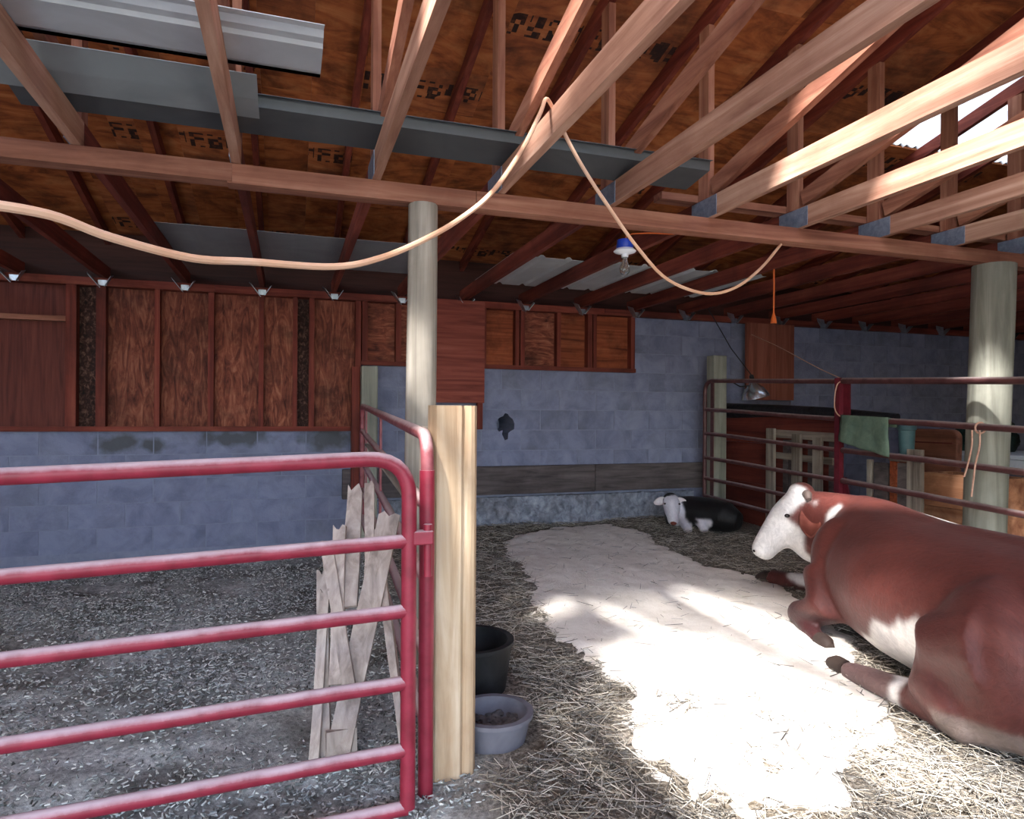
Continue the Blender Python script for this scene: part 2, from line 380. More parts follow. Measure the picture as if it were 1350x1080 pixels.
# timber infill left, above the low block wall
def infill(name, x0, x1, z0, z1, studs, label, panels):
    t = thing(name, ((x0+x1)/2, WY+0.05, z0), label, 'wall', kind='structure')
    for a, b, mt, dy in panels:
        MB().bb((a, WY+0.04+dy, z0), (b, WY+0.055+dy, z1)).build('sheathing_panel', mt, t)
    MB().bb((x0, WY-0.05, z0-0.005), (x1, WY+0.06, z0+0.035)).build('sill', M_red('x'), t)
    for sx, wd in studs:
        MB().bb((sx-wd/2, WY-0.04, z0+0.035), (sx+wd/2, WY+0.045, z1)).build('stud', M_red('z'), t)
    return t
M_dkply = surf('dark_printed_osb', [lin(22, 16, 14), lin(58, 34, 28), lin(120, 90, 76)], scale=(3, 1, 2), nscale=14, rough=0.8, bump=0.2, vary=0)
M_t111 = wood('grooved_siding', [lin(72, 34, 30), lin(100, 50, 42), lin(112, 60, 50)], 'z', nscale=14, vary=0.03)
M_okply = wood('orange_osb', [lin(92, 42, 26), lin(144, 72, 42), lin(166, 96, 62)], 'x', nscale=7, stain=lin(60, 24, 12), stain_amt=0.6, stain_scale=5, vary=0.12, dist=1.6, bump=0.25)
t1 = infill('trim_1', -4.6, 0.62, 1.05, 2.235, [(-3.3, .05), (-2.85, .05), (-2.45, .05), (-1.66, .075), (-1.45, .07), (-1.04, .04), (-.63, .045), (-.23, .04), (.05, .04), (.19, .045), (.595, .05)],
            'dark red stud wall with rough board panels above the left pen', [(-4.6, -1.66, M_t111, 0.0), (-1.655, -1.45, M_dkply, 0.012), (-1.445, -.63, M_wallply(), 0.0), (-.625, .05, M_wallply(), 0.0), (.055, .2, M_dkply, 0.01), (.205, .62, M_wallply(), 0.0)])
MB().bb((-2.42, WY-0.03, 1.93), (-1.70, WY+0.045, 1.97)).build('noggin', M_truss('x'), t1)
t2 = infill('trim_2', 0.62, 3.42, 1.65, 2.235, [(.655, .05), (.96, .05), (1.78, .05), (2.12, .04), (2.175, .045), (2.56, .04), (2.9, .05), (2.955, .04), (3.39, .045)],
            'short orange stud wall with board panels above the blue block wall', [(.62, 1.3, M_wallply('x'), 0), (1.305, 2.17, M_okply, 0), (2.175, 2.56, M_wallply('x'), .004), (2.565, 2.95, M_okply, .0), (2.955, 3.42, M_okply, .003)])
tp = thing('trim_3', (2, WY, 2.22), 'red timber top plate running along the back wall under the trusses', 'trim', kind='structure')
for a, b in ((-4.6, -.6), (-.597, 3.05), (3.053, 6.4), (6.403, 9.4)):
    MB().bb((a, WY-0.06, 2.225), (b, WY+0.08, 2.288)).build('plate_board', M_red('x'), tp)
M_dkb = wood('shade_dark_frieze', [lin(36, 18, 16), lin(56, 28, 24), lin(66, 36, 30)], 'x', vary=0)  # near-black colour stands in for shade in the eave gap
fz = MB(); fz.bb((-4.6, WY+0.1, 2.2), (9.4, WY+0.12, 2.8)); tag(fz.build('trim_4', M_dkb), 'frieze board closing the eave above the plate, coloured dark for the shaded gap', 'trim', kind='structure')

# plank along the wall foot and the rough footing below it
ft = MB()
n = 90
for i in range(n):
    a = 0.72+3.4*i/n; b = 0.72+3.4*(i+1)/n
    d = 0.06+0.02*noise.noise(Vector((i*.35, 1, 0))); z = 0.40+0.012*noise.noise(Vector((i*.8, 5, 0)))
    ft.bb((a, WY-d, -0.1), (b, WY+0.004, z))
tag(ft.build('trim_5', M_conc), 'rough crumbling concrete footing under the dark plank', 'footing', kind='structure')
bd = thing('base_plank', (2.3, WY-0.02, 0.42), 'long dark weathered plank fixed low along the blue block wall', 'plank')
for a, b in ((0.46, 1.55), (1.553, 2.95), (2.953, 4.25)):
    MB().bb((a, WY-0.075, 0.43+rb.uniform(-.006, .006)), (b, WY-0.004, 0.70)).build('board', M_plank, bd, bevel=0.006)

# side walls, out of view, closing the barn
o = MB().bb((-4.75, -2.5, -0.3), (-4.6, 6.5, 3.0)).build('wall_left', M_t111); tag(o, 'board side wall at the left end of the barn', 'wall', kind='structure')
o = MB().bb((9.4, -2.5, -0.3), (9.55, 6.5, 4.4)).build('wall_right', M_t111); tag(o, 'dark board side wall at the right end of the barn', 'wall', kind='structure')

def stamped():
    """the same sheet with a stencilled ink band, too smeared to read"""
    N = NT('stamped_ply'); b = N.b; tc = N.n('ShaderNodeTexCoord'); P = tc.outputs['Object']
    mp = N.n('ShaderNodeMapping'); mp.inputs['Scale'].default_value = (.55, 1.7, 1.7); N.l(P, mp.inputs[0])
    f = noise_n(N, mp.outputs[0], 2.6, 8, .6, 3.0); c = ramp(N, f, [(.3, lin(112, 56, 32)), (.5, lin(172, 98, 54)), (.72, lin(194, 126, 78))])
    st = noise_n(N, P, 3.4, 5, .65); c = mixc(N, ramp(N, st, [(.45, (0, 0, 0, 1)), (.7, (.8, .8, .8, 1))]), c, lin(66, 28, 16))
    sx = N.n('ShaderNodeSeparateXYZ'); N.l(P, sx.inputs[0])
    def mth(op, a, v=None, c2=None):
        m = N.n('ShaderNodeMath', operation=op)
        for i, q in enumerate((a, v)):
            if q is None: continue
            if hasattr(q, 'node'): N.l(q, m.inputs[i])
            else: m.inputs[i].default_value = q
        return m.outputs[0]
    band = mth('LESS_THAN', mth('ABSOLUTE', sx.outputs[1]), .075)
    letter = mth('GREATER_THAN', mth('FRACT', mth('MULTIPLY', sx.outputs[0], 9.0)), .22)
    sc = N.n('ShaderNodeVectorMath', operation='SCALE'); N.l(P, sc.inputs[0]); sc.inputs['Scale'].default_value = 34.0
    flr = N.n('ShaderNodeVectorMath', operation='FLOOR'); N.l(sc.outputs[0], flr.inputs[0])
    wn = N.n('ShaderNodeTexWhiteNoise', noise_dimensions='2D'); N.l(flr.outputs[0], wn.inputs['Vector'])
    g = mth('GREATER_THAN', wn.outputs['Value'], .42)
    w2 = mth('GREATER_THAN', noise_n(N, P, 1.3, 2), .40)
    m = mth('MULTIPLY', mth('MULTIPLY', band, letter), mth('MULTIPLY', g, w2))
    m = mth('MULTIPLY', m, mth('ADD', noise_n(N, P, 30, 3), .5))
    N.l(mixc(N, m, c, lin(40, 18, 14)), b.inputs['Base Color']); b.inputs['Roughness'].default_value = .8
    return N.m
M_stamp = stamped()
o = MB().bb((3.3, -2.55, -0.3), (9.55, -2.45, 3.75)).build('wall_front', M_t111); tag(o, 'unseen board front wall added to darken the right-hand bay', 'wall', kind='structure')  # out of view, added to keep sky light off the right bay
# ------------------------------------------------------------------ roof: trusses and sheathing
CB, CT = 2.29, 2.40                       # underside and top of the bottom chords
def raf(y): return 3.33-0.24*(y-3.3) if y > -0.6 else 3.33-0.24*(-3.9)+0.24*(y+0.6)    # underside of the top chords
tr0 = thing('roof_truss', (0, 3.2, CB), 'truss', 'truss', 'roof trusses')
q = 0.019
MB().bb((-q, -4.0, CB), (q, 3.199, CT)).build('bottom_chord', M_litchord('y'), tr0)  # front half: the light on it is put into a paler colour
MB().bb((-q, 3.201, CB), (q, 6.36, CT)).build('bottom_chord', M_red('y'), tr0)  # rear half of the same chord: darker red paints in the shade
MB().bar((0, -0.58, raf(-.6)+.045), (0, 6.5, raf(6.5)+.045), 2*q, .09).build('top_chord', M_red('y'), tr0)
MB().bar((0, -4.0, raf(-4)+.045), (0, -0.62, raf(-.6)+.045), 2*q, .09).build('top_chord', M_red('y'), tr0)
MB().bb((-q, 3.16, CT+.001), (q, 3.25, raf(3.2))).build('web_post', M_truss('z'), tr0)
MB().bar((0, 3.13, CT+.05), (0, -.5, 3.36), 2*q*.98, .088).build('web_brace', M_truss('y'), tr0)
MB().bb((-q, -.65, CT+.001), (q, -.55, raf(-.6))).build('web_post', M_truss('z'), tr0)
MB().bb((-q-.004, 3.08, CB-.002), (-q, 3.31, CT-.004)).build('nail_plate', M_plate, tr0)
cl = MB(); cl.bar((-q-.0, WY-.068, CB-.075), (-q-.075, WY-.12, CB+.02), .09, .004, (.8, 0, .6)); cl.bar((q+.004, WY-.068, CB-.065), (q+.055, WY-.10, CB+.01), .06, .004, (.9, 0, -.4))
cl.bb((-q-.012, WY-.07, CB-.065), (q+.012, WY-.063, CB-.02)); cl.build('tie_bracket', M_clip, tr0)
TX = [-0.224+0.605*i for i in range(-6, 16)]
for i, x in enumerate(TX):
    t = tr0 if i == 0 else copy_tree(tr0)
    t.location = (x, 3.2, CB)
    t['label'] = ORD[i]+' wooden roof truss counted from the left, with steel tie at the back wall'
# pitched sheathing, with unseen openings near the ridge, shaped to aim the sun patches
ce = thing('ceiling', (2, 3, 2.6), 'orange plywood roof sheathing above the trusses', 'ceiling', kind='structure')
HOLES = [(-1.35, -1.1, 0.7, 1.0), (-1.35, -0.85, -0.5, 0.5), (-0.85, -0.17, -0.5, 1.2), (-0.4, -0.17, 1.2, 2.1), (0.12, 0.42, 0.5, 2.1), (-0.95, -0.7, 1.95, 2.2), (1.15, 2.2, 0.5, 1.95), (2.2, 2.75, 0.5, 1.3), (2.75, 2.98, 1.95, 2.2)]
xs = [-4.75, -3.6, -2.4, -1.35, -1.1, -0.95, -0.85, -0.7, -0.4, -0.17, 0.12, 0.42, 1.15, 2.2, 2.75, 2.98, 3.98, 4.25, 5.47, 6.69, 8.16, 9.55]
ys = [6.75, 5.55, 4.33, 3.95, 3.11, 2.2, 2.1, 1.95, 1.3, 1.2, 1.0, 0.7, 0.5, -0.5, -0.6]
M_sky = NT('fibreglass_panel')
M_sky.b.inputs['Base Color'].default_value = (0.9, 0.92, 0.95, 1); M_sky.b.inputs['Roughness'].default_value = 0.5
trn = M_sky.n('ShaderNodeBsdfTranslucent'); trn.inputs[0].default_value = (0.62, 0.63, 0.64, 1)
mx = M_sky.n('ShaderNodeMixShader', i_0=0.6); M_sky.l(M_sky.b.outputs[0], mx.inputs[1]); M_sky.l(trn.outputs[0], mx.inputs[2])
M_sky.l(mx.outputs[0], M_sky.t.nodes['Material Output'].inputs[0])
def sheet(a, b, y0, y1, mt, nm, dz=0.0):
    m = MB(); z0, z1 = raf(y0)+.095+dz, raf(y1)+.095+dz; h = .013
    m.add([(a, y0, z0), (b, y0, z0), (b, y1, z1), (a, y1, z1), (a, y0, z0+h), (b, y0, z0+h), (b, y1, z1+h), (a, y1, z1+h)],
          [(0, 3, 2, 1), (4, 5, 6, 7), (0, 1, 5, 4), (1, 2, 6, 5), (2, 3, 7, 6), (3, 0, 4, 7)])
    return m.build(nm, mt, ce)
for i in range(len(xs)-1):
    for j in range(len(ys)-1):
        a, b, y1, y0 = xs[i], xs[i+1], ys[j], ys[j+1]
        cx, cy = (a+b)/2, (y0+y1)/2
        if any(h[0] < cx < h[1] and h[2] < cy < h[3] for h in HOLES): continue
        if 4.25 < cx < 6.69 and 3.11 < cy < 3.95: continue
        sheet(a+.0005, b-.0005, y0+.0005, y1-.0005, M_ply('x') if (i*7+j*5) % 3 else M_stamp, 'sheathing_panel'); sheet(a-.01, b+.01, y0-.01, y1+.01, M_dgray, 'roofing_felt', .02+.001*((i+j) % 2))
for i in range(len(xs)-1): sheet(xs[i], xs[i+1], -4.2, -0.601, M_ply('x'), 'sheathing_panel')
# ribbed translucent sheets let into the roof at the right
for a in (4.25, 5.47):
    m = MB(); nn = 40
    for kk in range(nn):
        u0, u1 = a+1.22*kk/nn, a+1.22*(kk+1)/nn
        f = lambda u: .012*math.sin(u*2*math.pi/.076)
        y0, y1 = 3.11, 3.95
        P = [(u0, y0, raf(y0)+.11+f(u0)), (u1, y0, raf(y0)+.11+f(u1)), (u1, y1, raf(y1)+.11+f(u1)), (u0, y1, raf(y1)+.11+f(u0))]
        m.add(P+[(p[0], p[1], p[2]+.003) for p in P], [(0, 3, 2, 1), (4, 5, 6, 7), (0, 1, 5, 4), (2, 3, 7, 6)])
    o = m.build('roof_light_sheet', M_sky.m, ce, smooth=True); o['label'] = 'white ribbed translucent roof sheet'

# beam on the posts and the flat brace lying on the chords
bm = thing('support_beam', (1.8, 3.2, 2.2), 'long timber beam on round posts carrying the trusses', 'beam')
for a, b, dy, dz in ((-4.6, -.24, 0, .004), (-.26, .86, .004, -.002), (.862, 4.4, 0, .0), (4.402, 9.4, .003, -.003)):
    MB().bb((a, 3.155+dy, 2.205+dz), (b, 3.245+dy, 2.288)).build('beam_board', M_truss('x'), bm)
o = MB().bb((1.95, 3.262, CT+.002), (9.3, 3.35, CT+.042)).build('brace_board', M_truss('x')); tag(o, 'pale flat board laid across the chords behind the web posts', 'board')

# ------------------------------------------------------------------ posts
def logpost(name, base, top, r0, r1, mat, label, cat='post', n=20):
    m = MB(); K = 14; pts = []; rr = []
    for i in range(K+1):
        t = i/K; p = Vector(base).lerp(Vector(top), t); p += Vector((noise.noise(Vector((t*3, r0*50, 0)))*.006, noise.noise(Vector((t*3, 7, r0*50)))*.006, 0))
        pts.append(p); rr.append(r0+(r1-r0)*t)
    m.tube(pts, rr, n); o = m.build(name, mat, smooth=True); return tag(o, label, cat)
logpost('round_post', (0.60, 3.2, -0.2), (0.607, 3.2, 2.205), .078, .07, M_post, 'tall pale round post standing behind the red gate end')
logpost('round_post', (4.31, 3.2, -0.15), (4.41, 3.2, 2.203), .122, .125, M_graypost, 'thick grey-green round post behind the cattle fence rails')
# split log: flat sawn left face, rounded right side, checked
m = MB(); poly = []
for k in range(28):
    a = 2*math.pi*k/28; x, y = .083*math.cos(a), .083*math.sin(a)
    if y < -.055: y = -.055-.02*(y+.055)
    if 5.1 < a < 5.25: y += .014; x -= .006
    poly.append((x, y))
m.prism(poly, 1.42, Matrix.Translation((.53, 2.235, -0.19))); o = m.build('log_post', M_log, smooth=True); tag(o, 'short sawn log post with a flat cut top beside the red gate', 'post')
# thin board behind the log
o = MB().bb((.434, 2.27, -.12), (.458, 2.33, 1.16)).build('edge_board', M_oldwood('z')); tag(o, 'thin weathered board on edge behind the short log post', 'board')
o = MB().bb((4.17, 5.93, .0), (4.33, 6.06, 1.83)).build('square_post', M_graypost, bevel=.008); tag(o, 'square wooden post at the far end of the cattle fence', 'post')
o = MB().bb((.60, 5.95, -.1), (.74, 6.06, 1.62)).build('square_post', M_graypost, bevel=.008); tag(o, 'square wooden post at the wall end of the divider gate', 'post')
o = MB().bb((.53, 6.1, -.1), (.60, 6.19, 1.62)).build('post_board', M_red('z'), bevel=.004); tag(o, 'dark red upright board at the end of the left stud wall', 'board')

# plywood sheets fixed to the wall
M_redply = wood('red_ply', [lin(98, 44, 36), lin(136, 68, 56), lin(158, 90, 76)], 'x', nscale=5, vary=0.03, dist=2.0)
t = thing('plywood_sheet', (1.52, 6.14, 1.3), 'reddish plywood sheet on the wall between pale post and stud bays', 'board')
MB().bb((1.27, 6.125, 1.31), (1.76, 6.143, 2.27)).build('sheet', M_redply, t); MB().bb((1.70, 6.144, 1.06), (1.75, 6.2, 2.2)).build('batten', M_red('z'), t)
M_mutply = wood('muted_ply', [lin(98, 52, 42), lin(138, 80, 64), lin(158, 100, 82)], 'z', nscale=5, vary=.08)
t = thing('plywood_sheet', (5.05, 6.14, 1.38), 'tall orange-brown board panel on the dark wall behind the fence', 'board')
for a, b in ((4.72, 4.86), (4.863, 5.12), (5.123, 5.36)): MB().bb((a, 6.12+.01*(a > 4.8), 1.38), (b, 6.15+.01*(a > 4.8), 2.22)).build('board', M_mutply, t)

# ------------------------------------------------------------------ tube gates
def curve_corner(p, c, q, k=7):
    p, c, q = Vector(p), Vector(c), Vector(q)
    return [p*(1-t)**2+c*2*t*(1-t)+q*t*t for t in [i/k for i in range(k+1)]]
def tube_gate(name, A, B, zsA, zsB, r, mat, label, corner=0.11, corner_at='B', uprights=(), umat=None, rr=None):
    """A, B = (x, y) ends; zsA/zsB = rail heights at both ends, top first"""
    A, B = Vector((A[0], A[1], 0)), Vector((B[0], B[1], 0)); d = (B-A).normalized()
    t = thing(name, ((A.x+B.x)/2, (A.y+B.y)/2, min(zsA+zsB)-r), label, 'gate')
    at = lambda s, z: A+d*s+Vector((0, 0, z))
    L = (B-A).length
    za, zb, la, lb = zsA[0], zsB[0], zsA[-1], zsB[-1]
    pts = []
    if 'A' in corner_at: pts += [at(0, la)]+curve_corner(at(0, za-corner), at(0, za), at(corner, za+(zb-za)*corner/L))
    else: pts += [at(0, za)]
    if 'B' in corner_at: pts += curve_corner(at(L-corner, zb-(zb-za)*corner/L), at(L, zb), at(L, zb-corner))+[at(L, lb)]
    else: pts += [at(L, zb)]
    MB().tube(pts, r, 14).build('frame_tube', mat, t, smooth=True)
    for a, b in list(zip(zsA, zsB))[1:]:
        MB().tube([at(0, a), at(L*.33, a+(b-a)*.33+.003), at(L*.66, a+(b-a)*.66-.002), at(L, b)], rr or r*.92, 12).build('rail', mat, t, smooth=True)
    for s in uprights:
        f = s/L
        MB().bar(at(s, la+(lb-la)*f), at(s, za+(zb-za)*f), .045, .012, d.cross(Vector((0, 0, 1)))).build('upright', umat or mat, t)
    return t, at, L
# front gate of the left pen: it hangs a little low at its far left end
zB = [1.068, .812, .598, .378, .172, -.005]; tl = .033
g1, at1, L1 = tube_gate('tube_gate', (-2.75, 2.05), (.352, 2.05), [z-tl*3.1 for z in zB], zB, .0235, M_gate,
            'red dusty tube gate with curved corner across the left pen', .13, 'AB', (1.1,))
lg = MB(); lg.bb((.345, 2.03, .80), (.425, 2.07, .842)); lg.build('latch_plate', M_gate, g1, bevel=.004)
MB().tube([(.41, 2.05, .70), (.41, 2.05, .86)], .014, 10).build('hinge_pin', M_gate, g1, smooth=True)
zN = [1.13, .90, .66, .42, .20]; zF = [1.265, 1.06, .82, .58, .36]
g2, at2, L2 = tube_gate('tube_gate', (.425, 2.14), (.575, 5.62), zN, zF, .0215, M_gate2,
            'worn pinkish tube gate dividing the two pens, seen end on', .10, 'AB', (1.75, 3.0))
MB().tube([(.425, 2.14, -.12), (.425, 2.14, 1.02)], .0245, 14).build('end_tube', M_gate, g2, smooth=True)
MB().bar((.455, 2.5, .86), (.50, 4.5, 1.0), .05, .012, (0, 0, 1)).build('diagonal_brace', M_oldwood('y'), g2)
# cattle fence between right pen and the cluttered bay
XA = [1.565, 1.268, 1.022, .77, .556, .375]; XB = [1.485, 1.185, .935, .695, .49, .30]; XC = [1.385, 1.10, .845, .585, .36]
f1, at3, L3 = tube_gate('cattle_gate', (4.10, 5.98), (4.17, 4.30), XA, XB, .021, M_fence,
            'dark tube gate at the wall side of the cattle fence', .13, 'A', (.12,))
f2, at4, L4 = tube_gate('cattle_gate', (4.165, 4.22), (4.13, 2.0), XB[:5], XC, .024, M_fence,
            'dusty tube gate in front of the thick grey-green post', .12, 'B', ())
up = thing('fence_upright', (4.17, 4.26, 0), 'dark red steel upright joining the two cattle gates', 'post')
MB().bb((4.145, 4.235, -.05), (4.185, 4.285, 1.51)).build('channel', M_fencered, up)
MB().bb((4.186, 4.17, 1.17), (4.196, 4.29, 1.50)).build('gusset', M_fencered, up)
MB().prism([(-.11, 0), (.10, 0), (.03, .3), (-.03, .3)], .01, Matrix.Translation((4.19, 4.24, .42)) @ Matrix.Rotation(R(90), 4, 'Z') @ Matrix.Rotation(R(90), 4, 'X')).build('foot_gusset', M_fencered, up)

# ------------------------------------------------------------------ loose sheet metal lying on the chords
def trim_strip(name, x0, x1, prof, mat, label, tilt=0.0, cat='metal strip'):
    m = MB(); n = len(prof)
    V = [(x0, y, z) for y, z in prof]+[(x1, y+tilt, z) for y, z in prof]
    up_ = [(a, b, c+.0025) for a, b, c in V]
    F = [(i, i+1, n+i+1, n+i) for i in range(n-1)]
    m.add(V+up_, F+[tuple(2*n+k for k in reversed(f)) for f in F]+[(0, 2*n, 2*n+1, 1)]*0)
    e = [(i, i+1, 2*n+i+1, 2*n+i) for i in range(n-1)]+[(n+i+1, n+i, 3*n+i, 3*n+i+1) for i in range(n-1)]+[(0, n, 3*n, 2*n), (n-1, 2*n-1, 4*n-1, 3*n-1)]
    m.f += [tuple(i for i in f) for f in e]
    o = m.build(name, mat); return tag(o, label, cat)
zc = CT+.003
trim_strip('metal_flashing', -2.6, .10, [(2.18, zc+.012), (2.24, zc+.03), (2.255, zc+.012), (2.29, zc+.012), (2.30, zc), (2.46, zc), (2.50, zc+.012), (2.50, zc-.0)], M_galv, 'shiny silver flashing strip lying on the trusses at upper left')
trim_strip('metal_flashing', -2.6, -.12, [(2.66, zc+.05), (2.80, zc+.02), (2.93, zc)], M_lgray, 'light grey flat trim strip lying on the trusses below the shiny one')
trim_strip('metal_flashing', -1.0, 2.0, [(2.86, zc+.07), (2.885, zc+.075), (2.89, zc+.03), (3.10, zc), (3.11, zc+.02)], M_dgray, 'long dark grey trim strip lying across the trusses near the beam', tilt=.0)
def ribbed(x0, x1, y0, y1, mat, label, rib=.018):
    n = int((x1-x0)/.02); prof = []
    V = []; F = []
    for i in range(n+1):
        x = x0+(x1-x0)*i/n; z = CT+.004+(rib if (i % 11) < 2 else 0)+.006*noise.noise(Vector((x, 0, 2)))
        V += [(x, y0, z), (x, y1, z), (x, y0, z+.002), (x, y1, z+.002)]
    for i in range(n):
        a = 4*i; F += [(a, a+1, a+5, a+4), (a+2, a+6, a+7, a+3), (a, a+4, a+6, a+2), (a+1, a+3, a+7, a+5)]
    F += [(0, 2, 3, 1), (4*n, 4*n+1, 4*n+3, 4*n+2)]
    m = MB(); m.add(V, F); o = m.build('roofing_sheet', mat); return tag(o, label, 'metal sheet')
ribbed(-.86, 1.02, 4.74, 5.75, M_lgray, 'pale grey roofing sheet resting on the trusses behind the pale round post', .001)
ribbed(1.6, 3.9, 4.8, 5.9, M_whitesheet, 'whitish ribbed roofing sheet resting on the trusses near the bulb')

# ------------------------------------------------------------------ cords and lamps
def cord(name, pts, r, mat, label, cat='cord', n=8, k=6):
    o = MB().tube(spline(pts, k), r, n).build(name, mat, smooth=True); return tag(o, label, cat)
cord('extension_cord', [(-.55, 1.08, 1.49), (-.45, 1.15, 1.5), (-.36, 1.23, 1.51), (-.29, 1.31, 1.5), (-.18, 1.43, 1.5), (-.08, 1.52, 1.52), (.1, 1.65, 1.55), (.22, 1.74, 1.6), (.35, 1.83, 1.68), (.49, 1.95, 1.79),
      (.62, 2.06, 1.92), (.77, 2.22, 2.13), (.88, 2.34, 2.32), (.94, 2.43, 2.425), (1.0, 2.5, 2.425), (1.06, 2.55, 2.40), (1.08, 2.57, 2.36), (1.18, 2.61, 2.25), (1.32, 2.67, 2.13), (1.52, 2.76, 1.98), (1.74, 2.85, 1.86), (2.03, 2.96, 1.83),
      (2.27, 3.04, 1.89), (2.5, 3.12, 2.03), (2.7, 3.2, 2.197)], .008, M_cord, 'cream extension cord looped over a truss and drooping across the barn')
pc = thing('hanging_cord', (3.406, 4.11, 1.9), 'short orange cord with plug hanging straight down above the fence', 'cord')
MB().tube([(3.406, 4.11, 2.291), (3.408, 4.11, 2.2), (3.406, 4.11, 1.96)], .006, 8).build('cord', M_orange, pc, smooth=True)
MB().lathe([(.006, .08), (.014, .05), (.02, .03), (.024, 0)], (3.406, 4.11, 1.89), 14).build('plug', M_orange, pc, smooth=True)
# bulb in a blue socket
lb = thing('bulb_holder', (1.85, 3.5, 2.03), 'bare bulb in a blue and white porcelain socket hanging from a truss', 'lamp')
MB().tube([(2.18, 3.5, 2.286), (2.0, 3.5, 2.275), (1.9, 3.5, 2.262), (1.86, 3.5, 2.245), (1.85, 3.5, 2.215)], .004, 8).build('wire', M_orange, lb, smooth=True)
MB().lathe([(.02, .075), (.046, .07), (.05, .03), (.045, .02)], (1.85, 3.5, 2.15), 20).build('socket_cap', M_bluesock, lb, smooth=True)
MB().lathe([(.05, .02), (.066, .005), (.06, -.002), (.022, -.012), (.02, -.03)], (1.85, 3.5, 2.15), 20).build('porcelain_base', M_porc, lb, smooth=True)
N = NT('clear_glass'); N.b.inputs['Transmission Weight'].default_value = 0.9; N.b.inputs['Roughness'].default_value = 0.08; N.b.inputs['Base Color'].default_value = lin(226, 226, 220); N.b.inputs['IOR'].default_value = 1.2
MB().lathe([(.013, 0), (.014, -.02), (.024, -.045), (.03, -.065), (.028, -.085), (.018, -.1), (.004, -.106)], (1.85, 3.5, 2.12), 18).build('bulb', N.m, lb, smooth=True)
# clamp lamp
cl_ = thing('clamp_lamp', (4.35, 5.5, 1.36), 'silver dome clamp lamp hanging above the cattle fence corner', 'lamp')
rot = Matrix.Rotation(R(-14), 3, 'Y')
MB().lathe([(.028, .15), (.05, .13), (.09, .09), (.12, .04), (.132, 0), (.128, 0), (.114, .04), (.085, .085), (.04, .12)], (4.35, 5.5, 1.385), 28, rot).build('reflector', M_alu, cl_, smooth=True)
MB().lathe([(.012, .08), (.022, .07), (.024, 0)], (4.315, 5.5, 1.53), 14, rot).build('socket', M_dark, cl_, smooth=True)
MB().tube([(3.99, 5.74, 2.286), (3.96, 5.735, 2.27), (4.0, 5.72, 2.2), (4.15, 5.62, 1.87), (4.297, 5.5, 1.605)], .0045, 8).build('wire', M_dark, cl_, smooth=True)
MB().tube([(4.28, 5.5, 1.5), (4.19, 5.53, 1.49), (4.12, 5.57, 1.54)], .006, 8).build('clamp_arm', M_dark, cl_, smooth=True)
cord('twine', [(4.78, 6.118, 2.09), (4.6, 5.5, 1.9), (4.35, 4.7, 1.63), (4.19, 4.26, 1.505)], .004, M_twine, 'thin twine stretched from the wall to the red fence upright', 'twine')
cord('twine', [(4.165, 4.21, 1.49), (4.135, 4.25, 1.45), (4.14, 4.28, 1.3), (4.135, 4.24, 1.22), (4.19, 4.19, 1.17), (4.205, 4.22, 1.17)], .0045, M_twine, 'loose twine knotted down the red fence upright', 'twine')
tw = thing('twine', (4.15, 3.1, .7), 'pink baling twine tied around rail and thick post, ends hanging', 'twine')
cpt = [(4.15+.035*math.cos(a), 3.08+.02*math.sin(a*.5), 1.135+.035*math.sin(a)) for a in [i*.6 for i in range(12)]]
MB().tube(cpt, .006, 7).build('knot', M_twine, tw, smooth=True)
for off, L in ((0, .42), (.05, .30)):
    MB().tube(spline([(4.115, 3.07+off, 1.12), (4.10, 3.06+off, 1.02), (4.105, 3.09+off, .9), (4.10, 3.11+off, 1.12-L)]), .0055, 7).build('loose_end', M_twine, tw, smooth=True)

# ------------------------------------------------------------------ clutter behind the fence
pn = thing('red_partition', (4.52, 5.4, 0), 'dark red plywood partition behind the wall-side cattle gate', 'board')
for z0, z1 in ((.1, .52), (.523, .93), (.933, 1.2)): MB().bb((4.48, 4.55, z0), (4.505, 6.15, z1)).build('panel', M_darkred, pn)
tb = MB(); tb.tube(spline([(4.5, 6.2, 1.26), (4.5, 5.7, 1.255), (4.52, 5.2, 1.25), (4.56, 4.7, 1.235), (4.6, 4.1, 1.2)], 4), [.085-.0035*i for i in range(17)], 14)
tag(tb.build('rolled_tarp', M_tarp, smooth=True), 'black rolled tarp lying along the top of the red partition', 'tarp')
p1 = thing('pallet', (4.43, 5.0, .1), 'grey slatted pallet standing on edge before the red partition', 'pallet')
MB().bb((4.40, 5.30, .1), (4.43, 5.41, 1.085)).build('stringer', M_oldwood('z'), p1, bevel=.004)
MB().bb((4.40, 4.95, .1), (4.43, 5.06, 1.04)).build('stringer', M_oldwood('z'), p1, bevel=.004)
MB().bb((4.40, 4.70, .1), (4.43, 4.80, 1.02)).build('stringer', M_oldwood('z'), p1, bevel=.004)
for z0, z1, y0 in ((1.0, 1.075, 4.55), (.80, .86, 4.6), (.15, .24, 4.6)):
    MB().bar((4.44, y0, (z0+z1)/2-.015), (4.44, 5.40, (z0+z1)/2), .02, z1-z0).build('slat', M_oldwood('y'), p1)
for y in (5.2, 5.12, 4.88, 4.63): MB().bb((4.455, y-.035, .12), (4.47, y+.035, .98)).build('back_board', M_plank, p1)
p2 = thing('pallet', (4.45, 4.2, .1), 'rough grey board crate under the green cloth', 'crate')
for i, (y, wd, zt, mt) in enumerate(((4.21, .05, .86, M_oldwood('z')), (4.10, .13, .84, M_plank), (3.98, .07, .86, M_okply), (3.90, .10, .85, M_plank), (3.80, .13, .96, M_oldwood('z')))):
    MB().bb((4.42+.004*(i % 2), y-wd/2, .1), (4.45+.004*(i % 2), y+wd/2-.004, zt)).build('board', mt, p2, bevel=.003)
MB().bb((4.456, 3.74, .2), (4.5, 4.23, .3)).build('rail', M_oldwood('y'), p2)
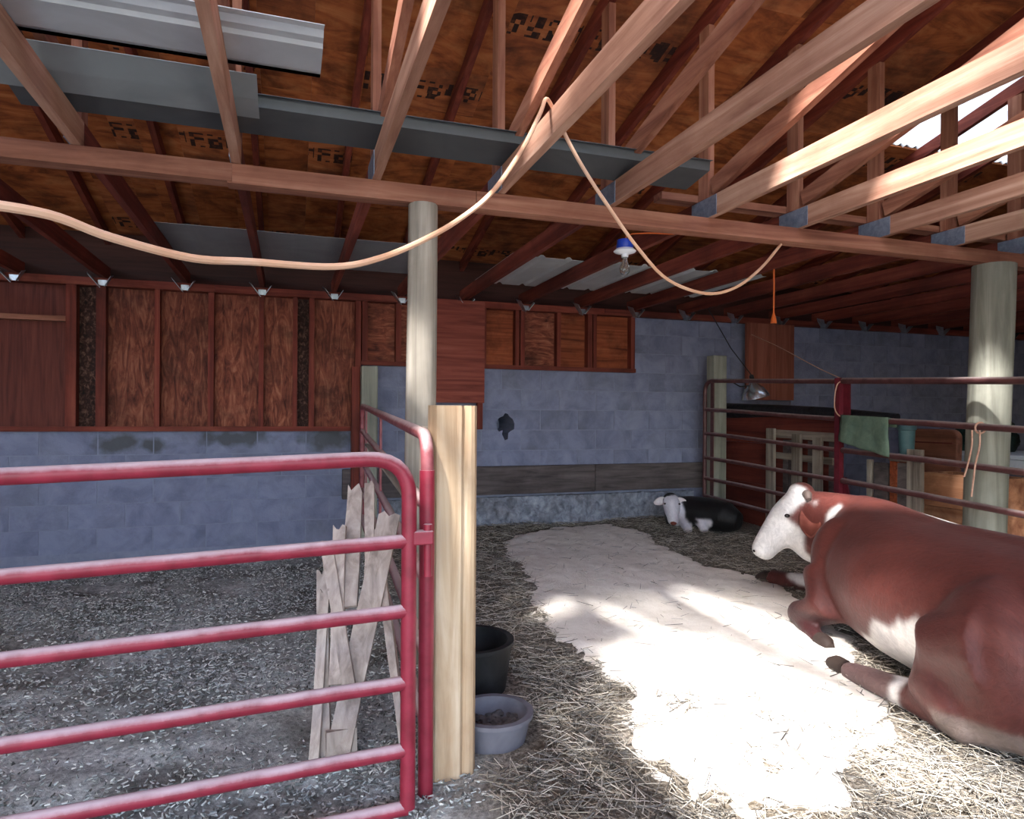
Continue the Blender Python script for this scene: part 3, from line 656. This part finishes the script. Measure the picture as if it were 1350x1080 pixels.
tl_ = MB(); tl_.lathe([(.05, 0), (.058, .2), (.066, .205), (.066, .235), (.05, .235)], (4.50, 3.93, .90), 16); tag(tl_.build('plastic_bucket', M_teal, smooth=True), 'teal plastic bucket standing behind the green cloth', 'bucket')
MB().bb((4.455, 3.76, .86), (4.60, 4.05, .898)).build('shelf', M_oldwood('y'), p2)
# green cloth folded over the second rail
V = []; F = []; nu, nv = 14, 16
rz_ = lambda y: 1.185+(1.10-1.185)*(4.22-y)/2.22
def cloth(u, v):
    y = 4.20-.44*u-(.03*v if u > .5 else 0); zr = rz_(y)
    s = v*.40-.07
    wv = .012*math.sin(u*9)+.01*noise.noise(Vector((u*3, v*3, 1)))
    if s < 0: return (4.185+.012-s*.1+wv*.4, y, zr+.026+s*1.0)
    x = 4.16-.028-.02*v-abs(wv); return (x, y, zr+.03-s*(.62+.25*u))
for j in range(nv+1):
    for i in range(nu+1): V.append(cloth(i/nu, j/nv))
for j in range(nv):
    for i in range(nu): F.append((j*(nu+1)+i, j*(nu+1)+i+1, (j+1)*(nu+1)+i+1, (j+1)*(nu+1)+i))
m = MB(); m.add(V, F); o = m.build('cloth', M_green, smooth=True); s_ = o.modifiers.new('solid', 'SOLIDIFY'); s_.thickness = .006
tag(o, 'folded green cloth draped over the second fence rail', 'cloth')
bx = thing('wooden_bin', (4.9, 3.75, .1), 'orange-brown board bin behind the cattle fence', 'bin')
for z0, z1 in ((.12, .42), (.425, .52), (.525, .775)): MB().bb((4.68, 3.45, z0), (4.705, 4.09, z1)).build('side_board', M_bin, bx)
MB().bb((4.706, 3.45, .12), (5.15, 3.475, .76)).build('end_board', M_bin, bx); MB().bb((4.706, 4.065, .12), (5.15, 4.09, .76)).build('end_board', M_bin, bx)
MB().bb((5.15, 3.45, .12), (5.175, 4.09, .76)).build('side_board', M_bin, bx); MB().bb((4.706, 3.476, .12), (5.149, 4.064, .15)).build('bottom_board', M_bin, bx)
ch = thing('padded_seat_back', (5.22, 4.33, .1), 'worn brown padded seat back with rounded corner behind the bin', 'seat')
pl = [(-.28, 0), (.24, 0), (.27, .9)]+[(.27-.07*(1-math.cos(a)), .93+.07*math.sin(a)) for a in [i*R(90)/5 for i in range(6)]]+[(-.28, 1.0)]
MB().prism([(-a, b) for a, b in pl][::-1], .07, Matrix.Translation((5.2, 4.34, .1)) @ Matrix.Rotation(R(90), 4, 'Z') @ Matrix.Rotation(R(90), 4, 'X')).build('panel', M_brown, ch, bevel=.015)
for z in (.82, .98): MB().bb((5.185, 4.1, z), (5.199, 4.6, z+.012)).build('seam_strip', M_darkred, ch)
wt = thing('folding_table', (5.9, 4.0, .1), 'pale grey plastic table top in the dark bay behind the thick post', 'table')
MB().bb((5.5, 3.4, .86), (6.4, 4.7, .90)).build('table_top', M_folk, wt, bevel=.01); MB().bb((5.5, 3.42, .80), (5.53, 4.68, .859)).build('apron', M_folk, wt)
for x in (5.56, 6.34):
    for y in (3.5, 4.6): MB().tube([(x, y, .05), (x, y, .859)], .016, 8).build('leg', M_galv, wt, smooth=True)
for (x, y, z, a, b, c, lab) in ((6.0, 4.42, .90, .28, .22, .24, 'dark green crumpled tarp heap on the pale table, wall side'), (5.95, 3.72, .90, .28, .24, .30, 'dark green crumpled tarp heap on the pale table, nearer the post')):
    bmh = bmesh.new(); bmesh.ops.create_icosphere(bmh, subdivisions=4, radius=1)
    for v in bmh.verts:
        p = v.co.copy(); d = 1+.25*noise.noise(p*2.3+Vector((x, y, 0)))+.12*noise.noise(p*6)
        v.co = Vector((p.x*a*d, p.y*b*d, max(0, (p.z*.9+.35)*c*d)))
    me = bpy.data.meshes.new('tarp_heap'); bmh.to_mesh(me); bmh.free(); me.materials.append(M_foil); me.polygons.foreach_set('use_smooth', [True]*len(me.polygons))
    o = bpy.data.objects.new('tarp_heap', me); COL.objects.link(o); o.location = (x, y, z); tag(o, lab, 'tarp')

# ------------------------------------------------------------------ broken pallet leaning in the left pen
M_oldpale = wood('pale_weathered', [lin(130, 118, 112), lin(176, 162, 154), lin(200, 188, 180)], 'z', stain=lin(110, 96, 90), stain_amt=.5, vary=.12, bump=.2)
bp = thing('broken_pallet', (.22, 2.65, -.05), 'broken grey wooden pallet leaning against the divider gate', 'pallet')
def board(p, q, wd, th, up, jag=0.0, nm='slat'):
    p, q = Vector(p), Vector(q); t = (q-p).normalized(); u = Vector(up); sd = t.cross(u).normalized(); u = sd.cross(t).normalized()
    L = (q-p).length; poly = [(0, -wd/2), (0, wd/2)]
    K = 7
    for i in range(K+1):
        f = i/K; poly.append((L*(1-.02*f)+(.0), 0)) if False else None
    top = [(L-jag*random.random(), wd/2-wd*i/4) for i in range(5)]
    side = [(L*f, -wd/2+jag*.12*random.uniform(-1, 1)) for f in (.75, .5, .25)]
    poly = [(0, -wd/2)]+[(0, wd/2)]+[(L*f, wd/2+jag*.12*random.uniform(-1, 1)) for f in (.3, .6)]+top+side
    Mx = Matrix(((t.x, sd.x, u.x, p.x), (t.y, sd.y, u.y, p.y), (t.z, sd.z, u.z, p.z), (0, 0, 0, 1)))
    m = MB(); m.prism(poly, th, Mx); return m.build(nm, M_oldpale, bp)
view = (-.3, -.9, .3)
board((.165, 2.42, -.03), (.395, 2.74, .80), .085, .018, view, .03, 'stringer')
board((.095, 2.46, -.02), (.14, 2.66, .53), .035, .02, view, .02)
board((.135, 2.48, -.02), (.13, 2.70, .60), .04, .02, view, .03)
board((.215, 2.48, .22), (.145, 2.74, .70), .045, .018, view, .03)
board((.17, 2.50, .22), (.20, 2.78, .76), .05, .018, view, .04)
board((.225, 2.62, .46), (.275, 2.92, .90), .06, .02, view, .05)
board((.30, 2.64, .50), (.335, 2.94, .92), .04, .02, view, .05)
board((.415, 2.42, -.02), (.34, 2.80, .74), .035, .02, view, .03)
board((.40, 2.36, -.03), (.355, 2.66, .55), .03, .02, view, .03)
board((.13, 2.455, .03), (.235, 2.465, .03), .10, .03, (0, -1, .1), 0, 'block')

# ------------------------------------------------------------------ tubs
def tub(c, r, h, th, mat, label, fill=None):
    t = thing('feed_tub', c, label, 'tub')
    MB().lathe([(r*.86, 0), (r*.97, h*.7), (r, h), (r+.012, h+.005), (r+.012, h+.02), (r-th, h+.02), (r-th, h*.9), (r*.84-th, .03)], c, 32).build('shell', mat, t, smooth=True)
    return t
tub((.745, 2.80, .015), .18, .20, .014, M_black, 'deep black rubber tub standing behind the short log post')
gt = tub((.72, 2.36, .005), .135, .09, .012, M_grayrub, 'shallow grey rubber feed pan at the foot of the log post')
M_stone = surf('dark_feed', [lin(62, 58, 60), lin(112, 106, 104)], nscale=30, rough=0.9, bump=0.4, vary=0.2)
m = MB(); rf = random.Random(9)
for i in range(160):
    a, r = rf.uniform(0, 6.28), .11*math.sqrt(rf.random())
    m.ell((.72+r*math.cos(a), 2.36+r*math.sin(a), .05+rf.uniform(-.01, .012)), (rf.uniform(.012, .026), rf.uniform(.01, .02), .009), Matrix.Rotation(rf.uniform(0, 6), 3, 'Z'), 6, 4)
o = m.build('feed_pellets', M_stone, gt); o['kind'] = 'stuff'

# ------------------------------------------------------------------ cow and calf
def remesh(m, name, voxel, it=8):
    me = m.mesh(name, None); o = bpy.data.objects.new('tmp', me); COL.objects.link(o)
    r_ = o.modifiers.new('r', 'REMESH'); r_.mode = 'VOXEL'; r_.voxel_size = voxel
    s = o.modifiers.new('s', 'SMOOTH'); s.factor = .5; s.iterations = it
    dgx = bpy.context.evaluated_depsgraph_get(); dgx.update()
    out = bpy.data.meshes.new_from_object(o.evaluated_get(dgx)); out.name = name; bpy.data.objects.remove(o)
    out.polygons.foreach_set('use_smooth', [True]*len(out.polygons)); return out
def coat_material(name, streak=0.25):
    N = NT(name); b = N.b
    at_ = N.n('ShaderNodeAttribute', attribute_name='coat'); tc = N.n('ShaderNodeTexCoord')
    mp = N.n('ShaderNodeMapping'); mp.inputs['Scale'].default_value = (3, 1, 1.2); N.l(tc.outputs['Object'], mp.inputs[0])
    f = noise_n(N, mp.outputs[0], 22, 6, 0.7, .8); f2 = noise_n(N, tc.outputs['Object'], 4, 4)
    c = mixc(N, 1.0, at_.outputs['Color'], ramp(N, f, [(.3, (1-streak,)*3+(1,)), (.7, (1.12, 1.12, 1.12, 1))]), 'MULTIPLY')
    c = mixc(N, 1.0, c, ramp(N, f2, [(.3, (.78, .76, .78, 1)), (.65, (1.1, 1.08, 1.06, 1))]), 'MULTIPLY')
    N.l(c, b.inputs['Base Color']); b.inputs['Roughness'].default_value = .55; b.inputs['Specular IOR Level'].default_value = .35
    b.inputs['Sheen Weight'].default_value = .06; b.inputs['Sheen Roughness'].default_value = .4
    bn = N.n('ShaderNodeBump', i_Strength=.4, i_Distance=.012); N.l(f, bn.inputs['Height']); N.l(bn.outputs[0], b.inputs['Normal'])
    return N.m
M_cow = coat_material('cow_coat'); M_calf = coat_material('calf_coat', .15)
M_horn = surf('horn', [lin(74, 62, 60), lin(110, 96, 90)], nscale=8, rough=.5, bump=.1, vary=0)
M_eye = surf('dark_eye', [lin(14, 10, 10), lin(24, 18, 16)], nscale=2, rough=.15, bump=0, vary=0, spec=.6)
M_hoof = surf('hoof', [lin(44, 34, 32), lin(70, 58, 52)], nscale=8, rough=.6, bump=.1, vary=0)
def paint(me, fn):
    a = me.color_attributes.new('coat', 'FLOAT_COLOR', 'POINT')
    d = np.ones((len(me.vertices), 4), dtype=np.float32)
    for v in me.vertices: d[v.index, :3] = fn(v.co)[:3]
    ed = np.empty(len(me.edges)*2, np.int64); me.edges.foreach_get('vertices', ed); ed = ed.reshape(-1, 2)
    cnt = np.bincount(ed.ravel(), minlength=len(d)).astype(np.float32)[:, None]
    for _ in range(2):
        acc = np.zeros_like(d); np.add.at(acc, ed[:, 0], d[ed[:, 1]]); np.add.at(acc, ed[:, 1], d[ed[:, 0]])
        d = .4*d+.6*acc/np.maximum(cnt, 1)
    a.data.foreach_set('color', d.ravel())
BROWN = lin(92, 45, 39); DKBR = lin(66, 31, 33); WHITE = lin(226, 224, 222); PINK = lin(196, 140, 126)

FW = Vector((.30, .954, 0)); LF = Vector((-.954, .30, 0)); C0 = Vector((2.77, 1.89, 0.0))
def cw(s, l, z): return C0+FW*s+LF*l+Vector((0, 0, z))
c = MB()
# trunk: rump to chest
rings = [(-.58, .10, .12, .40), (-.52, .24, .24, .39), (-.38, .33, .32, .37), (-.1, .37, .345, .365), (.2, .40, .345, .355), (.55, .41, .35, .355), (.85, .37, .355, .37), (1.08, .30, .345, .40), (1.24, .22, .30, .43), (1.34, .12, .18, .44)]
c.tube([cw(s, 0, z) for s, wd, h, z in rings], [r[1] for r in rings], 28, [r[2] for r in rings])
# spine ridge, hip bones, withers
c.tube([cw(-.5, 0, .62), cw(-.1, 0, .655), cw(.5, 0, .645), cw(.95, 0, .67), cw(1.15, .02, .66)], [.07, .08, .07, .085, .10], 12)
c.ell(cw(-.20, .22, .53), (.12, .12, .09)); c.ell(cw(-.20, -.22, .53), (.12, .12, .09))
c.ell(cw(1.0, .20, .42), (.17, .17, .24)); c.ell(cw(1.0, -.20, .42), (.17, .17, .24))
# neck and dewlap
HP = Vector((3.05, 3.42, .66))
c.tube([cw(1.0, 0, .47), cw(1.22, .03, .52), cw(1.38, .09, .57), cw(1.50, .15, .615)], [.20, .145, .11, .10], 18, [.27, .24, .19, .14])
c.tube([cw(1.2, .05, .30), cw(1.36, .11, .38), cw(1.47, .17, .46)], [.08, .07, .06], 10)
# near hind leg: thigh, stifle, hock, cannon laid forward, foot
c.ell(cw(-.22, .28, .30), (.25, .17, .30), Matrix.Rotation(R(-17), 3, 'Z') @ Matrix.Rotation(R(90), 3, 'Z'))
c.tube([cw(-.28, .28, .36), cw(-.08, .36, .30), cw(-.10, .38, .18), cw(-.22, .38, .10)], [.20, .15, .13, .10], 14)
c.tube([cw(-.25, .36, .09), cw(-.02, .40, .085), cw(.15, .44, .07), cw(.30, .48, .06), cw(.40, .50, .05)], [.085, .075, .058, .05, .04], 12)
c.tube([cw(-.1, -.2, .2), cw(.1, -.45, .2), cw(-.1, -.44, .1)], [.2, .14, .09], 12)
# near foreleg folded under; far foreleg stretched forward
c.tube([cw(1.0, .28, .34), cw(.88, .36, .18), cw(1.06, .40, .105), cw(1.12, .40, .10)], [.14, .105, .078, .066], 14)
c.tube([cw(1.10, .40, .09), cw(.92, .42, .055), cw(.80, .42, .045)], [.06, .045, .045], 12)
c.tube([cw(1.08, -.14, .30), cw(1.28, -.13, .17), cw(1.50, -.06, .12), cw(1.70, .07, .11), cw(1.86, .16, .10), cw(1.96, .21, .09)], [.14, .11, .09, .068, .055, .058], 14)
# head
POLL = Vector((3.045, 3.43, .715)); MUZ = Vector((2.835, 3.55, .385)); hd = (MUZ-POLL).normalized()
hs = hd.cross(Vector((0, 0, 1))).normalized(); hu = hs.cross(hd).normalized()
if hu.z < 0: hu = -hu
H = lambda a, b, d: POLL+hd*a+hs*b+hu*d          # along the face, sideways, towards the forehead
c.tube([H(-.03, 0, -.05), H(.06, 0, -.045), H(.16, 0, -.05), H(.28, 0, -.045), H(.38, 0, -.04), H(.44, 0, -.045), H(.47, 0, -.05)], [.09, .115, .115, .092, .08, .08, .05], 18, [.085, .11, .125, .105, .082, .072, .045])
c.ell(H(.13, 0, -.13), (.105, .10, .13)); c.tube([H(.14, 0, -.16), H(.24, 0, -.10), H(.36, 0, -.07)], [.085, .07, .05], 12); c.tube([H(.20, 0, -.13), cw(1.42, .18, .43), cw(1.33, .12, .42), cw(1.20, .06, .42)], [.10, .10, .105, .13], 12, [.11, .12, .13, .15]); c.ell(H(-.02, 0, .0), (.08, .08, .06))
for sg in (-1, 1): c.ell(H(.15, sg*.088, .005), (.035, .035, .03))
# tail lying on the straw
c.tube([cw(-.56, .05, .5), cw(-.62, .15, .3), cw(-.52, .25, .09), cw(-.34, .30, .08), cw(-.2, .42, .07)], [.035, .03, .03, .04, .045], 10)
cow = remesh(c, 'body', .016, 9)
def cow_coat(p):
    n1 = noise.noise(p*7)*.045+noise.noise(p*17)*.025
    d = p-C0; s, l, z = d.dot(FW), d.dot(LF), p.z
    col = Vector(BROWN[:3])
    e = p-POLL; a, b_, u = e.dot(hd), e.dot(hs), e.dot(hu)
    wmix = 0.0
    head = (e.length < .62 and a > -.12 and s > 1.36)
    side = (b_ > 0)
    if head:
        # white face and jaw, brown cap round the ears
        capd = (Vector((a, u))-Vector((.10, -.135))).length
        if capd > .115+n1 and a > -.02+n1: wmix = 1
        if a > -.045+n1*.5 and u > -.0+n1*.5: wmix = 1
        if a > .17: wmix = 1
    if s > 1.22+n1*2 and z < .50-1.1*max(0, 1.46-s)+n1 and l > -.08 and p.z > .28: wmix = 1       # throat and dewlap
    q_ = cw(1.20, .20, .59); 
    if ((p-q_).dot(FW)/.055)**2+((p.z-q_.z)/.09)**2 < 1+n1*12 and l > .06: wmix = 1
    # belly patch before the thigh, hind cannon
    if l > .2 and -.10 < s < .62+n1 and z < .40-.45*s+n1 and (s > .03 or z > .13) and ((s+.14)/.2)**2+((z-.28)/.28)**2 > 1: wmix = 1
    if l > .36 and z < .13 and .10+n1 < s < .6: wmix = .1
    if s > 2.0+n1*2 and z < .3 and l < .3: wmix = .6
    if z > .665+n1*.3 and l < -.07 and .2 < s < 1.0: wmix = 1
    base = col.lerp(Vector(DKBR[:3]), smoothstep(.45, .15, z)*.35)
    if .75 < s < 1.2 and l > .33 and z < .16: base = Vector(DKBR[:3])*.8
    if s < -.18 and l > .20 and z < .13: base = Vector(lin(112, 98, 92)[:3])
    return base.lerp(Vector(WHITE[:3]), wmix)
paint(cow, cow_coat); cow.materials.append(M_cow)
cowt = thing('cow', (2.85, 2.4, .0), 'large red-brown cow with white face lying on the pale bedding', 'cow')
def child_mesh(name, me, parent):
    o = bpy.data.objects.new(name, me); COL.objects.link(o); o.parent = parent; o.location = -parent.location; return o
child_mesh('body', cow, cowt)
def ear(base, tip, nrm, wd, mat_in, mat_out, parent, nm='ear'):
    base, tip = Vector(base), Vector(tip); t = (tip-base); L = t.length; t.normalize()
    nv = Vector(nrm); nv = (nv-t*nv.dot(t)).normalized(); sd = t.cross(nv)
    V = []; F = []; K, Q = 12, 8
    for i in range(K+1):
        f = i/K; wloc = wd*(math.sin(math.pi*min(1, .12+f*.88))**.65)*(1-.15*f) if f < 1 else .002
        for j in range(Q+1):
            g = -1+2*j/Q
            V.append(base+t*L*f+sd*g*wloc+nv*(-(1-g*g)*wloc*.55))
    for i in range(K):
        for j in range(Q):
            a = i*(Q+1)+j; F.append((a, a+1, a+Q+2, a+Q+1))
    m = MB(); m.add(V, F); o = m.build(nm, mat_out, parent, smooth=True)
    s = o.modifiers.new('s', 'SOLIDIFY'); s.thickness = .012
    return o
M_earbr = surf('ear_brown', [lin(96, 46, 38), lin(122, 66, 54)], nscale=18, rough=.7, bump=.1, vary=0)
M_earwh = surf('ear_white', [lin(206, 196, 196), lin(222, 216, 216)], nscale=14, rough=.7, bump=.1, vary=0)
NS = 1 if hs.dot(Vector((-.6, -.8, 0))) > 0 else -1     # side of the head that faces the camera
ear(H(.03, NS*.115, -.065), H(.17, NS*.30, -.13), (-.75, -.6, .2), .062, None, M_earbr, cowt)
ear(H(.0, -NS*.085, -.05), H(.03, -NS*.26, -.12), (-.5, .2, .6), .05, None, M_earbr, cowt)
MB().tube([H(-.02, NS*.07, -.02), H(-.02, NS*.115, -.015), H(.0, NS*.15, -.03)], [.03, .026, .014], 12).build('horn_bud', M_horn, cowt, smooth=True)
MB().tube([H(-.02, -NS*.07, -.02), H(-.02, -NS*.115, -.015), H(.0, -NS*.15, -.03)], [.03, .026, .014], 12).build('horn_bud', M_horn, cowt, smooth=True)
for sg in (NS, -NS): MB().ell(H(.155, sg*.108, .0), (.017, .017, .013)).build('eye', M_eye, cowt, smooth=True)
for sg in (NS, -NS): MB().ell(H(.452, sg*.03, .0), (.012, .012, .009)).build('nostril', M_eye, cowt, smooth=True)
MB().tube([cw(1.96, .21, .085), cw(2.02, .24, .07), cw(2.06, .26, .06)], [.05, .046, .03], 12).build('hoof', M_hoof, cowt, smooth=True)
MB().tube([cw(.40, .50, .05), cw(.46, .51, .05), cw(.50, .52, .045)], [.042, .042, .025], 12).build('hoof', M_hoof, cowt, smooth=True)
MB().tube([cw(.80, .42, .045), cw(.74, .42, .05), cw(.70, .42, .04)], [.045, .04, .025], 12).build('hoof', M_hoof, cowt, smooth=True)

# calf against the wall
k = MB(); g0 = .09
CB0 = Vector((3.86, 5.62, g0))
kp = [(3.50, 5.76, .16), (3.58, 5.72, .17), (3.70, 5.62, .175), (3.80, 5.46, .17), (3.88, 5.30, .16), (3.93, 5.18, .14)]
k.tube([Vector(p)+Vector((0, 0, g0)) for p in kp], [.10, .145, .165, .17, .15, .07], 18, [.11, .15, .16, .165, .15, .08])
k.tube([(3.58, 5.71, .30), (3.51, 5.67, .37), (3.47, 5.62, .40)], [.10, .085, .075], 12)
CP = Vector((3.47, 5.60, .425)); CMz = Vector((3.40, 5.44, .215)); cd = (CMz-CP).normalized(); cs = cd.cross(Vector((0, 0, 1))).normalized(); cu = cs.cross(cd)
HC = lambda a, b, d: CP+cd*a+cs*b+cu*d
k.tube([HC(-.01, 0, -.03), HC(.05, 0, -.035), HC(.13, 0, -.035), HC(.20, 0, -.03), HC(.25, 0, -.03), HC(.28, 0, -.03)], [.065, .082, .074, .055, .052, .035], 16, [.05, .075, .075, .055, .048, .03])
k.tube([(3.59, 5.54, .18), (3.55, 5.44, .14), (3.53, 5.40, .13)], [.06, .045, .04], 10)
k.tube([(3.66, 5.50, .25), (3.66, 5.38, .20), (3.66, 5.33, .13)], [.075, .05, .042], 10)
calf = remesh(k, 'body', .012, 7)
BLK = lin(12, 11, 13)
def calf_coat(p):
    n1 = noise.noise(p*14)*.02
    e = p-CP; a = e.dot(cd)
    if e.length < .36 and a > -.03+n1 and p.y < 5.64+n1 and p.x < 3.57: return Vector(lin(214, 212, 222)[:3])
    if abs(p.x-3.66) < .05+n1 and p.y < 5.41 and p.z < .24: return Vector(lin(206, 204, 212)[:3])
    if p.x < 3.60 and p.y < 5.46 and p.z < .19: return Vector(lin(196, 192, 196)[:3])
    return Vector(BLK[:3])
paint(calf, calf_coat); calf.materials.append(M_calf)
ct = thing('calf', (3.7, 5.5, g0), 'small black calf with white face lying in straw by the wall', 'calf')
child_mesh('body', calf, ct)
ear(HC(.01, .06, -.03), HC(.04, .155, -.05), (-.2, -.8, .3), .034, None, M_earwh, ct)
ear(HC(.01, -.06, -.03), HC(.04, -.155, -.05), (-.2, -.8, .3), .034, None, M_earwh, ct)
for sg in (1, -1): MB().ell(HC(.085, sg*.068, .012), (.011, .011, .009)).build('eye', M_eye, ct, smooth=True)
MB().ell(HC(.275, 0, -.02), (.032, .022, .02)).build('nose', M_earbr, ct, smooth=True)

# ------------------------------------------------------------------ sand spread in the right pen, straw and shavings
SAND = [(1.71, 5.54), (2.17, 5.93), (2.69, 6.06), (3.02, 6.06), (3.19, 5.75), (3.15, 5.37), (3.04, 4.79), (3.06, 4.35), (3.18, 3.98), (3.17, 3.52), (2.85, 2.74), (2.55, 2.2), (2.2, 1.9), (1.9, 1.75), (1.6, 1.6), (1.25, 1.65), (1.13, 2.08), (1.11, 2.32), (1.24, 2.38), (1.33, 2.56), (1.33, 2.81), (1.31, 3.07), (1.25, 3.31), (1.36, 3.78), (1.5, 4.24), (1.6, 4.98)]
SA = np.array(SAND); SB = np.roll(SA, -1, 0)
def sdist(x, y):
    p = np.array([x, y]); ab = SB-SA; t = np.clip(((p-SA)*ab).sum(1)/(ab*ab).sum(1), 0, 1)
    d = np.sqrt((((SA+ab*t[:, None])-p)**2).sum(1)).min()
    ins = False
    cond = (SA[:, 1] > y) != (SB[:, 1] > y)
    xi = (SB[:, 0]-SA[:, 0])*(y-SA[:, 1])/(SB[:, 1]-SA[:, 1]+1e-12)+SA[:, 0]
    ins = (np.count_nonzero(cond & (x < xi)) % 2) == 1
    d = d if ins else -d
    P = Vector((x, y, 0))
    return d+.08*noise.noise(P*4)+.06*noise.noise(P*11)+.035*noise.noise(P*27)
x0, x1, y0, y1, st = 1.0, 3.4, 1.45, 6.2, .03
nx, ny = int((x1-x0)/st)+1, int((y1-y0)/st)+1
SD = np.array([[sdist(x0+i*st, y0+j*st) for i in range(nx)] for j in range(ny)])
V = []; F = []
for j in range(ny):
    for i in range(nx):
        x, y, d = x0+i*st, y0+j*st, SD[j, i]
        bare = noise.noise(Vector((x*4.2, y*4.2, 9)))*.5+noise.noise(Vector((x*11, y*11, 4)))*.35
        lowf = smoothstep(2.6, 2.1, y)*smoothstep(.12, .45, bare)*.03
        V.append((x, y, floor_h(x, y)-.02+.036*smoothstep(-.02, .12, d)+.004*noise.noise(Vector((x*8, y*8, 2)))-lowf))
for j in range(ny-1):
    for i in range(nx-1):
        if SD[j:j+2, i:i+2].max() > -.03: F.append((j*nx+i, j*nx+i+1, (j+1)*nx+i+1, (j+1)*nx+i))
used = sorted({i for f in F for i in f}); mp_ = {o: i for i, o in enumerate(used)}
me = bpy.data.meshes.new('sand_bedding'); me.from_pydata([V[i] for i in used], [], [tuple(mp_[i] for i in f) for f in F]); me.polygons.foreach_set('use_smooth', [True]*len(F))
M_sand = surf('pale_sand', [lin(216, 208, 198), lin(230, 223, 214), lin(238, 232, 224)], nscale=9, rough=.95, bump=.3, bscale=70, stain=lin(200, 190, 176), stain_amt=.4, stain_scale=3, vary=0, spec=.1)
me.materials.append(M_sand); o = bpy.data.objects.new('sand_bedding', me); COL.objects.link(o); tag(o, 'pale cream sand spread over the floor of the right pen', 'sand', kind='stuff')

def blades(name, P, L, W, lift, mats, label, cat, seed):
    """thin three-sided stalks scattered over the floor, one mesh"""
    r = np.random.default_rng(seed); n = len(P)
    th = r.uniform(0, 2*np.pi, n); ph = np.abs(r.normal(0, lift, n)); ln = r.uniform(L[0], L[1], n); wd = r.uniform(W[0], W[1], n)
    d = np.stack([np.cos(th)*np.cos(ph), np.sin(th)*np.cos(ph), np.sin(ph)], 1)
    sd = np.stack([-np.sin(th), np.cos(th), np.zeros(n)], 1); up = np.cross(d, sd)
    a = P-d*ln[:, None]*.5; b = P+d*ln[:, None]*.5; a[:, 2] = np.maximum(a[:, 2], P[:, 2]-.006)
    V = np.empty((n, 6, 3), np.float32)
    for k_, (u, v) in enumerate(((-1, -.5), (1, -.5), (0, 1))):
        off = (sd*u+up*v)*wd[:, None]*.5
        V[:, k_] = a+off; V[:, 3+k_] = b+off*.6
    base = (np.arange(n)*6)[:, None]
    F = np.concatenate([base+np.array(q_)[None] for q_ in ((0, 1, 4, 3), (1, 2, 5, 4), (2, 0, 3, 5))], 0)
    me = bpy.data.meshes.new(name); me.vertices.add(n*6); me.vertices.foreach_set('co', V.ravel())
    m_ = len(F); me.loops.add(m_*4); me.loops.foreach_set('vertex_index', F.astype(np.int32).ravel())
    me.polygons.add(m_); me.polygons.foreach_set('loop_start', np.arange(0, m_*4, 4, dtype=np.int32))
    for mt in mats: me.materials.append(mt)
    mi = np.tile(r.integers(0, len(mats), n), 3).astype(np.int32); me.polygons.foreach_set('material_index', mi)
    me.update(); me.validate()
    o = bpy.data.objects.new(name, me); COL.objects.link(o); return tag(o, label, cat, kind='stuff')
def flat(nm, c): return surf(nm, [c, c], nscale=2, rough=.8, bump=0, vary=0, spec=.2)
ST = [flat('straw_pale', lin(200, 192, 178)), flat('straw_tan', lin(156, 146, 130)), flat('straw_grey', lin(128, 124, 118)), flat('straw_dark', lin(84, 80, 74))]
P = []; rs = random.Random(21)
while len(P) < 34000:
    x, y = rs.uniform(.62, 4.0), rs.uniform(.9, 6.15)
    d = sdist(x, y) if (1.0 < x < 3.4 and y > 1.45) else -1
    near = 1.0 if y < 3 else .55
    pr = near if d < .0 else (.45 if d < .06 else .03)
    if d > .06 and y < 2.5: pr = .10+.35*(noise.noise(Vector((x*4.2, y*4.2, 9))) > .12)
    if (x-.72)**2+(y-2.36)**2 < .04 or (x-.745)**2+(y-2.8)**2 < .06: continue
    if rs.random() < pr: P.append((x, y, floor_h(x, y)+.012+rs.random()*.018))
blades('straw', np.array(P), (.03, .11), (.002, .0045), .22, ST, 'loose straw bedding strewn over the right pen', 'straw', 5)
SH = [flat('shaving_grey', lin(184, 188, 186)), flat('shaving_pale', lin(220, 222, 216)), flat('shaving_dark', lin(110, 112, 108)), flat('shaving_mid', lin(150, 154, 152))]
P = []
while len(P) < 42000:
    x, y = rs.uniform(-3.2, .62), rs.uniform(2.0, 6.2)
    if rs.random() < .45+.9*noise.noise(Vector((x*1.6, y*1.6, 5))): P.append((x, y, floor_h(x, y)+.005+rs.random()*.01))
blades('shavings', np.array(P), (.006, .022), (.004, .010), .35, SH, 'grey wood shavings littering the left pen floor', 'shavings', 6)
